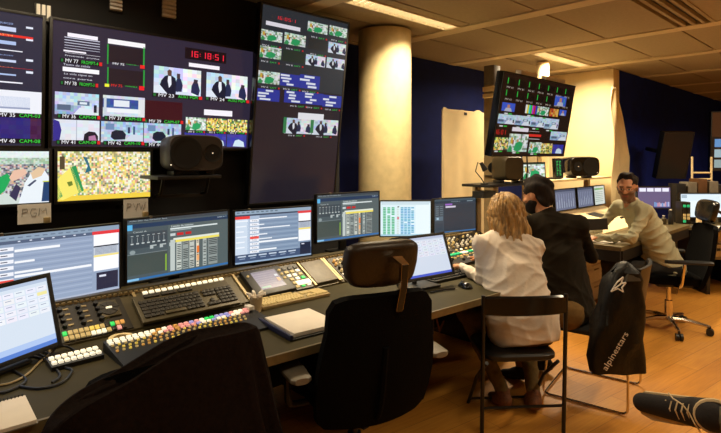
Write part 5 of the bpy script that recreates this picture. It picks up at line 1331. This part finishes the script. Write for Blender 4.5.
# sneaker details: rubber welt, laces, cuff bands
an, to = g['anL'], g['toL']; dh = (to-an).normalized(); upv = g['fupL']; dn = -(upv-dh*upv.dot(dh)).normalized(); sd = dh.cross(dn)
def fp(a, s, h): return an+dh*a+sd*s+(-dn)*h-o       # along the foot, sideways, height above ankle joint
b = NB(); Lf = (to-an).length
out = [(-.065, 0, 0), (-.055, .03, 0), (0, .040, 0), (.06, .043, 0), (.12, .050, 0), (Lf-.03, .050, 0), (Lf+.01, .036, 0), (Lf+.03, .008, 0), (Lf+.022, -.018, 0), (Lf-.01, -.034, 0), (.12, -.036, 0), (.06, -.038, 0), (0, -.040, 0), (-.055, -.03, 0)]
bot = [fp(a, s*1.30, -.085) for a, s, _ in out]; top = [fp(a, s*1.34, -.058) for a, s, _ in out]
loft(b, [bot, top]); obj('sneaker_sole', b, 'rubber', r)
b = NB()
for k in range(5): a0 = .075+k*.022; tube(b, [fp(a0, -.030, -.004-.005*k), fp(a0+.008, 0, .013-.006*k), fp(a0+.0, .034, -.004-.005*k)], .0032, 5)
tube(b, [fp(.075, 0, .014), fp(.095, -.03, .022), fp(.13, -.045, .006), fp(.15, -.06, -.02)], .003, 5); tube(b, [fp(.075, 0, .014), fp(.06, .035, .018), fp(.05, .06, .0), fp(.055, .075, -.04)], .003, 5)
obj('shoelaces', b, 'rubber', r)
b = NB()
for rr_, a0, mi in ((.049, -.01, 0),):
    tube(b, [fp(a0+.064*math.cos(t), .060*math.sin(t), .004+.012*math.cos(t)) for t in [i*PI/10 for i in range(20)]], .009, 6, closed=True)
obj('sneaker_collar', b, 'rubber', r)
# stool for the neighbour
s4 = thing('stool', 'round black stool under the seated neighbour, outside the picture', 'stool', (2.04, 1.51, 0), 0)
b = NB(); lathe(b, [(.17, .44), (.19, .45), (.19, .485), (.17, .50)], seg=32); obj('seat', b, 'black', s4)
for k in range(4):
    a = k*PI/2+.4; b = NB(); tube(b, [(.12*math.cos(a), .12*math.sin(a), .445), (.2*math.cos(a), .2*math.sin(a), .0)], .011, 8); obj('leg', b, 'chrome', s4)

for i, (m, lab) in enumerate((('ledamber', 'amber'), ('navycable', 'blue'), ('boot', 'red-brown'))):
    p = PY(431+i*3, 330, 2.95); b = NB(); tube(b, [(0, 0, .11-.02*i), (.01*(i-1), -.01, .0), (.03*(i-1), .0, -.08), (.05*(i-1)+.01, .03, -.03)], .006, 6)
    tag(obj('desk_cable', b, m if m != 'ledamber' else 'wood', None, (p.x, p.y+.05*i, .60)), lab+' cable dangling under the desk right of the big chair', 'cable', 'cables dangling under the desk')
# ================================================================ SECOND CONSOLE
def L2(s, t): return (s-5.6, t-2.0)
root = thing('second_desk', 'control desk behind the bearded man with a dark front edge', 'desk', fr(5.6, 2.0, 0), TH)
b = NB(); prism(b, [L2(4.6, 1.62), L2(6.7, 1.62), L2(6.7, 2.75), L2(4.6, 2.75)], .75, .785); obj('worktop', b, 'deskedge', root)
b = NB(); x, y = L2(4.615, 2.18); bx(b, (x, y, .70), (.03, 1.10, .095)); obj('side_apron', b, 'black', root)
b = NB(); x, y = L2(5.65, 1.64); bx(b, (x, y, .70), (2.0, .03, .095)); obj('front_apron', b, 'black', root)
for s, t in ((4.7, 2.6), (6.6, 2.6), (6.6, 1.75)): b = NB(); x, y = L2(s, t); bx(b, (x, y, .325), (.05, .05, .65)); obj('leg', b, 'steel', root)
root = thing('mixing_console', 'pale mixing console with knobs in front of the three small screens', 'mixing console', fr(5.9, 2.45, .785), TH)
b = NB(); prism_x(b, [(-.48, 0), (-.48, .025), (.05, .125), (.10, .15), (.22, .15), (.22, 0)], -.78, .78); obj('housing_body', b, 'sheet', root)
A2 = math.atan2(.10, .53)
b = NB(); prism_x(b, [(-.16, .080), (-.16, .090), (.0, .120), (.0, .110)], -.02, .22); obj('dark_inlay', b, 'black', root)
for i in range(16):
    for j in range(3): link('knob', knob(.013, .016, 'black' if (i+j) % 3 else 'greyplastic'), root, (.28+i*.031, -.40+j*.13, .040+j*.0245), (A2, 0, 0))
def draw_meter(cv):
    cv.rect(0, 0, 1, 1, (104, 110, 132), 0); cv.rect(0, 0, 1, .1, (70, 76, 96), 1)
    for k in range(8): cv.rect(.06+k*.115, .2, .1+k*.115, .9, (126, 132, 156), 2); cv.rect(.06+k*.115, R_.uniform(.4, .7), .1+k*.115, .9, (150, 158, 176), 3)
def draw_meter2(cv):
    cv.rect(0, 0, 1, 1, (206, 214, 206), 0); cv.rect(.05, .1, .9, .2, (120, 170, 110), 2)
    for k in range(6): cv.rect(.08, .3+k*.1, .85, .34+k*.1, (160, 176, 166), 2)
mz = [(556, 576, draw_meter, 'leftmost of the three small screens on the mixing console'), (578.5, 593.5, draw_meter, 'middle grey-blue screen on the mixing console'), (595, 605, draw_meter2, 'pale green screen at the right end of the mixing console')]
for x0, x1, dr, lab in mz:
    a, c = PT(x0, 2.58), PT(x1, 2.58); screen('console_screen', lab, 'screen', (a.x, a.y), (c.x, c.y), .957, .225, -.08, dr, .03, .012, .935, 'screens on the mixing console')
# pale boxes / pedestal under the second desk
for (s, t, w, d, h, lab) in ((5.05, 2.35, .42, .42, .58, 'pale low cabinet under the end of the second desk'), (5.60, 2.45, .40, .42, .55, 'pale cabinet under the second desk, further back')):
    r = thing('pedestal_cabinet', lab, 'cabinet', fr(s, t, 0), TH, 'cabinets under the second desk')
    b = NB(); bx(b, (0, 0, h/2+.02), (w, d, h), None, .004); obj('body', b, 'white', r)
    for k in range(3):
        b = NB(); bx(b, (0, -d/2-.008, .13+k*h/3), (w-.02, .014, h/3-.02), None, .002); dd = obj('drawer', b, 'white', r)
        b = NB(); bx(b, (0, -d/2-.02, .17+k*h/3), (.1, .012, .01)); obj('handle', b, 'steel', dd)
# papers + small things on second desk
for (px, py, w, h, rz, lab) in ((602, 243, .3, .21, .4, 'sheet of paper under the hand of the man in grey'), (592, 240, .28, .2, 1.0, 'loose paper at the desk end near the tablet'), (652, 247, .30, .21, -.1, 'white sheet sticking out behind the back of the man in grey')):
    p = PZ(px, py, .785)
    if px > 640: continue
    b = NB(); bx(b, (0, 0, .0012), (w, h, .002)); tag(obj('paper_sheet', b, 'paper', None, (p.x+.08, p.y+.1, .786), (0, 0, rz)), lab, 'paper', 'loose papers on the second desk')
# shelf with speakers behind
SH = 1.30
xb_ = S_(520, 2.6)-5.0+.001
root = thing('equipment_shelf', 'long pale shelf on posts behind the second desk, carrying the loudspeakers', 'shelf', fr(5.0, 2.72, 0), TH)
b = NB(); bx(b, ((xb_+1.9)/2, 0, SH-.012), (1.9-xb_, .34, .024), None, .002); obj('board', b, 'sheet', root)
xa, xb = S_(482, 2.6)-5.0, S_(520, 2.6)-5.0
b = NB(); bx(b, ((xa+xb)/2, -.05, SH-.012), (xb-xa, .3, .024), None, .002); obj('black_board', b, 'black', root)
for x in (-.75, .2, 1.8): b = NB(); bx(b, (x, .1, SH/2-.012), (.06, .06, SH-.024)); obj('post', b, 'tank', root)
root = thing('metal_pillar', 'grey metal mast with pale box on top, left of the hanging screen', 'mast', PT(490.5, 2.98)+Vector((0, 0, 0)), TH)
b = NB(); bx(b, (0, 0, 1.18), (.11, .09, 2.36)); bx(b, (-.045, -.05, 1.18), (.02, .02, 2.36)); bx(b, (.045, -.05, 1.18), (.02, .02, 2.36)); obj('mast', b, 'tank', root)
b = NB(); bx(b, (0, 0, .01), (.3, .3, .02)); obj('base_plate', b, 'tank', root)
b = NB(); bx(b, (.0, -.02, 2.41), (.13, .12, .20), None, .006); obj('top_box', b, 'greyplastic', root)
b = NB(); bx(b, (.02, -.03, 2.26), (.22, .14, .05), None, .003); bx(b, (.04, -.04, 2.19), (.26, .16, .04), None, .003); obj('top_clamp', b, 'sheet', root)
b = NB()
for z in (1.35, 1.6, 1.95): bx(b, (0, -.03, z), (.14, .12, .02))
obj('cross_brace', b, 'steel', root)
p = PT(508, 2.62); speaker('olive loudspeaker seen from the back, left under the hanging screen', (p.x, p.y, SH), TH+math.radians(150), 'speaker_gr', w=.24, h=.25, d=.24)
p = PT(583, 2.58); speaker('black loudspeaker on its side, right under the hanging screen', (p.x-.05, p.y, SH), math.radians(12), 'blackgloss', w=.40, h=.235, d=.25, flip=-1)
def dlive(cv): cv.rect(0, 0, 1, 1, (60, 90, 70), 0); vid(cv, 0, .05, 1, .95, 'green', 1)
def dgreen(cv):
    cv.rect(0, 0, 1, 1, (14, 26, 18), 0)
    for k in range(10):
        for j in range(2): cv.rect(.15+j*.4, .08+k*.085, .15+j*.4+R_.uniform(.1, .3), .11+k*.085, (70, 200, 90), 2)
for (x0, x1, zb, h, dr, lab) in ((523, 545, SH+.02, .16, dlive, 'small field monitor with green picture behind the bearded man'), (556, 562.5, SH+.02, .20, dgreen, 'narrow screen of green lines beside the black loudspeaker')):
    a, c = PT(x0, 2.62), PT(x1, 2.62); rr_, T, inv = screen('small_monitor', lab, 'monitor', (a.x, a.y), (c.x, c.y), zb, h, -.05, dr, .03, .015, SH, 'small monitors on the shelf')
    b = NB(); bx(b, (0, .05, .01), (.14, .1, .02)); bx(b, (0, .045, .05), (.04, .02, .08)); obj('stand_foot', b, 'black', rr_)
p = PT(480, 2.5)
r = thing('desk_lamp', 'small gooseneck lamp at the left end of the black shelf', 'lamp', PT(481, 2.62)+Vector((0, 0, SH)), 0)
b = NB(); cyl(b, (0.03, 0, 0), (0.03, 0, .012), .035); tube(b, [(.03, 0, .01), (-.0, 0, .06), (-.05, 0, .12), (-.03, 0, .20), (.02, 0, .17)], .005, 6); obj('neck', b, 'black', r)
b = NB(); cyl(b, (.00, 0, .20), (.04, 0, .13), .015, .028); obj('lamp_shade', b, 'black', r)
bx_ = thing('shelf_bracket', 'black arm holding the left end of the shelf board to the mast', 'bracket', PT(484, 2.62)+Vector((0, 0, SH-.12)), TH)
b = NB(); bx(b, (0, 0, .03), (.2, .12, .06)); obj('arm', b, 'black', bx_)
# cream hanging sheet left + drape at the corner
def sheet(name, label, p0, p1, z0, z1, amp, taper=0., mname='sheet'):
    d = Vector((p1[0]-p0[0], p1[1]-p0[1], 0)); w = d.length; c = Vector((*p0, z1)); rz = math.atan2(d.y, d.x)
    b = NB(); nx, nz = 40, 44; V = []
    for off in (0, .006):
        G = []
        for j in range(nz+1):
            v = j/nz; row = []
            for i in range(nx+1):
                u = i/nx; ww = w*(1-taper+taper*min(1, v*2.2)); x = u*ww
                f = amp*(math.sin(u*9+v*4+2*math.sin(v*5))*.6+math.sin(u*23-v*6)*.25*v+math.sin((u+v)*13)*.3)
                zz_ = -(z1-z0)*v+.012*math.sin(u*11)*(1-v)+(.02*math.cos(u*PI*5)*(1-v)**6)
                row.append(b.verts.new((x, f+off, zz_)))
            G.append(row)
        V.append(G)
    for G in V:
        for j in range(nz):
            for i in range(nx): b.faces.new((G[j][i], G[j][i+1], G[j+1][i+1], G[j+1][i]))
    A, B = V
    for j in range(nz):
        b.faces.new((A[j][0], A[j+1][0], B[j+1][0], B[j][0])); b.faces.new((A[j][nx], A[j+1][nx], B[j+1][nx], B[j][nx]))
    for i in range(nx):
        b.faces.new((A[0][i], A[0][i+1], B[0][i+1], B[0][i])); b.faces.new((A[nz][i], A[nz][i+1], B[nz][i+1], B[nz][i]))
    o = obj(name, b, mname, None, c, (0, 0, rz)); return tag(o, label, 'sheet', 'hung cream sheets')
a, c = PT(443.5, 3.3), PT(487.5, 3.3); zt = CZ-(109-HY)/F*a.y
sheet('hanging_sheet', 'creased cream sheet hung in front of the blue wall left of the metal mast', (a.x, a.y), (c.x, c.y), .12, zt, .018)
b = NB(); w = (c-a).length; tube(b, [(0, 0, 0), (w, 0, 0)], .014, 8)
for x in (0, w): tube(b, [(x, 0, 0), (x, 0, -zt)], .014, 8)
rr_ = thing('sheet_frame', 'thin pale frame carrying the creased cream sheet', 'frame', (a.x, a.y+.04, 0), math.atan2(c.y-a.y, c.x-a.x)); obj('tube_frame', b, 'sheet', rr_, (0, 0, zt-.004))
for x in (0, w): b = NB(); bx(b, (x, 0, .01), (.06, .4, .02)); obj('frame_foot', b, 'sheet', rr_)
b = NB(); bx(b, (w*.42, -.03, 0), (.05, .03, .03)); obj('clip', b, 'black', rr_, (0, 0, zt-.03))
a = PT(613, 2.50); c = PT(629, 2.50)
sheet('corner_drape', 'cream drape widening downwards at the corner of the cream wall and blue wall', (a.x, a.y), (c.x, c.y), .5, CZ-(88-HY)/F*a.y, .03, .75)
# ================================================================ FAR RIGHT WORKPLACE
fy = 5.75
root = thing('far_desk', 'desk at the far right behind the empty chair back, loaded with equipment', 'desk', (4.15, 6.1, 0), 0)
b = NB(); prism(b, [(-.23, -.45), (1.25, -.45), (1.25, .45), (-1.10, .45)], .72, .75); obj('worktop', b, 'deskedge', root)
b = NB(); bx(b, (.50, .0, .40), (1.42, .6, .0245)); obj('lower_shelf', b, 'deskedge', root)
for x in (-.23, .35, 1.2): b = NB(); bx(b, (x, .05, .36), (.04, .74, .72)); obj('side_panel', b, 'black', root)
b = NB(); bx(b, (.49, .435, .36), (1.46, .02, .72)); obj('back_panel', b, 'black', root)
def dpurple(cv):
    cv.rect(0, 0, 1, 1, (104, 92, 128), 0)
    for k in range(4): cv.rect(.05+k*.235, .03, .25+k*.235, .2, (236, 236, 250), 2)
    for k in range(10): cv.rect(.5+k*.047, .8-R_.uniform(0, .1), .54+k*.047, .93, jit(R_.choice([(190, 180, 210), (120, 150, 200), (200, 150, 170)]), 10), 2)
    cv.rect(0, .95, 1, 1, (60, 60, 100), 2)
def dwhite(cv): cv.rect(0, 0, 1, 1, (226, 242, 250), 0); cv.rect(.02, .04, .14, .18, (170, 190, 204), 2); cv.rect(0, 0, 1, .03, (200, 220, 230), 1); cv.rect(.2, .3, .9, .9, (234, 248, 252), 1)
FY = 6.1
for (x0, x1, yb, yt, dr, lab) in ((638, 670.5, 208, 187.5, dpurple, 'purple monitor just behind the shoulder of the man in grey'), (681, 726, 217, 194, dwhite, 'bright white monitor at the right edge behind the chair headrest')):
    zb = CZ-(yb-HY)/F*FY; zt_ = CZ-(yt-HY)/F*FY
    rr_, T, inv = screen('far_monitor', lab, 'monitor', bp(x0, FY), bp(x1, FY), zb, zt_-zb, -.03, dr, .04, .015, .75, 'monitors on the far desk')
    b = NB(); bx(b, (0, .06, .09), (.06, .03, .18)); obj('stand_neck', b, 'black', rr_); b = NB(); bx(b, (0, .06, .007), (.24, .16, .014)); obj('stand_foot', b, 'black', rr_)
# equipment on / under far desk
for (x, y, z, w, d, h, m, lab) in ((4.21, 5.99, .4128, .5, .35, .14, 'beige', 'pale rack unit on the lower shelf, right of the chair back'), (5.18, 5.99, .4128, .26, .35, .12, 'greyplastic', 'narrow grey unit at the right end of the lower shelf'), (4.77, 5.99, .4128, .5, .35, .14, 'paneldark', 'dark unit in the middle of the lower shelf')):
    r = thing('rack_unit', lab, 'equipment', (x, y, z), 0, 'units on the lower shelf')
    b = NB(); bx(b, (0, 0, h/2), (w, d, h), None, .004); obj('casing', b, m, r)
    b = NB()
    for k in range(5): bx(b, (-w*.3+k*w*.13, -d/2-.002, h*.62), (w*.08, .006, h*.22))
    obj('front_slots', b, 'black', r)
    b = NB()
    for k in range(2): cyl(b, (w*.34+k*.05, -d/2-.012, h*.4), (w*.34+k*.05, -d/2, h*.4), .014, seg=12)
    obj('front_knobs', b, 'steel', r)
for i in range(7):
    x = 3.99+i*.072; h = R_.uniform(.13, .155); o = box_part('file_box', (0, 0, h/2), (.055, .2, h), R_.choice(['sheet', 'greyplastic', 'beige']), None, .004); o.location = (x, 5.99, .5535)
    tag(o, 'narrow upright file box in the row above the pale rack unit', 'box', 'file boxes on the rack units')
r = thing('intercom_unit', 'small dark intercom with lit keys between the purple and white monitors', 'intercom', (3.74, 5.95, .751), 0)
b = NB(); bx(b, (0, 0, .14), (.10, .12, .28), None, .006); obj('casing', b, 'paneldark', r)
for k in range(6):
    for j in range(2): link('button', btn(.03, .03, .01, R_.choice(['ledteal', 'ledtan', 'black', 'ledtan'])), r, (-.022+j*.044, -.06, .06+k*.035), (PI/2, 0, 0))
r = thing('white_tray', 'white curved tray on the far desk below the monitors', 'tray', (4.2, 5.72, .751), 0)
b = NB(); bx(b, (0, 0, .012), (.5, .12, .022), None, .008); obj('tray', b, 'white', r)
for i, (x, z, h, m) in enumerate(((3.84, .751, .17, 'sheet'), (3.95, .751, .12, 'black'), (3.52, .786, .17, 'black'), (3.44, .786, .10, 'speaker_gr'))):
    r = thing('desk_bottle', ['pale bottle', 'short black bottle', 'tall dark bottle', 'olive bottle'][i]+[' standing on the far desk in front of the white monitor', ' right beside the pale bottle on the far desk', ' at the far end of the second desk, before the purple monitor', ' left of the tall dark bottle on the second desk'][i], 'bottle', (x, 5.82, z), 0, 'bottles on the desks at the far right')
    b = NB(); lathe(b, [(.026, 0), (.028, .01), (.028, h*.65), (.012, h*.8), (.012, h*.93)], seg=18); obj('bottle_body', b, m, r)
    b = NB(); cyl(b, (0, 0, h*.93), (0, 0, h), .013); obj('bottle_cap', b, 'white', r)
# trestle, binders on top row and right-hand screen stack
r = thing('brass_rack', 'pale metal H-shaped rack standing behind the white monitor', 'rack', (4.27, 6.42, .75), 0)
b = NB()
for x in (-.12, .12): cyl(b, (x, 0, 0), (x, 0, .80), .012); 
for z in (.52, .60): cyl(b, (-.12, 0, z), (.12, 0, z), .011)
obj('rack_frame', b, 'sheet', r)
b = NB(); bx(b, (0, 0, .01), (.34, .14, .02)); obj('rack_base', b, 'black', r)
for i, (px, m, h) in enumerate(((688, 'greyplastic', .49), (698, 'wood', .53), (709, 'greyplastic', .50), (718, 'black', .46), (677, 'black', .47))):
    o = box_part('tall_binder', (0, 0, h/2), (.11, .18, h), m, None, .006); o.location = ((px-CX)/F*6.32, 6.32, .751)
    tag(o, ['grey binder left of the brown one', 'brown binder, tallest behind the white monitor', 'grey binder right of the brown one', 'black binder at the right end', 'black binder at the left end, beside the purple monitor'][i], 'binder', 'binders behind the white monitor')
def dstack(cv):
    cv.rect(0, 0, 1, 1, (24, 14, 10), 0); cv.rect(0, 0, 1, .42, (60, 32, 14), 1)
    for j in range(3):
        for i in range(4): cv.rect(.04+i*.24, .46+j*.18, .22+i*.24, .6+j*.18, jit(R_.choice([(120, 170, 160), (90, 130, 190), (150, 170, 170)]), 14), 2)
p = PY(711, 170, 7.0); screen('far_multiviewer', 'brown and dark multiviewer screen cut off by the right edge', 'screen', (p.x, p.y), (p.x+.9, p.y-.15), 1.37, .78, .05, dstack, .06, .015)
o = screen  # keep helper referenced
b = NB(); cyl(b, (0, 0, 0), (0, 0, 1.9), .03); bx(b, (0, 0, .01), (.5, .5, .02)); bx(b, (0, -.05, 1.7), (.3, .06, .2)); r = thing('screen_stand', 'black floor stand behind the multiviewer at the right edge', 'stand', (p.x+.45, p.y+.14, 0), 0); obj('stand_pole', b, 'blackmetal', r)

# ================================================================ CAMERA, LIGHT
cam = bpy.data.cameras.new('camera'); co = bpy.data.objects.new('camera', cam); COL.objects.link(co)
co.location = (0, 0, CZ); co.rotation_euler = (PI/2, 0, 0); cam.sensor_width = 36; cam.lens = F/721*36; cam.shift_y = -(216.5-HY)/721; cam.clip_start = .05
SC.camera = co
w = bpy.data.worlds.new('world'); SC.world = w; w.use_nodes = True
w.node_tree.nodes['Background'].inputs[0].default_value = (.9, .75, .6, 1); w.node_tree.nodes['Background'].inputs[1].default_value = .02
SC.view_settings.view_transform = 'Standard'; SC.view_settings.look = 'None'; SC.view_settings.gamma = 1; SC.view_settings.exposure = 0
SC.view_settings.use_curve_mapping = False
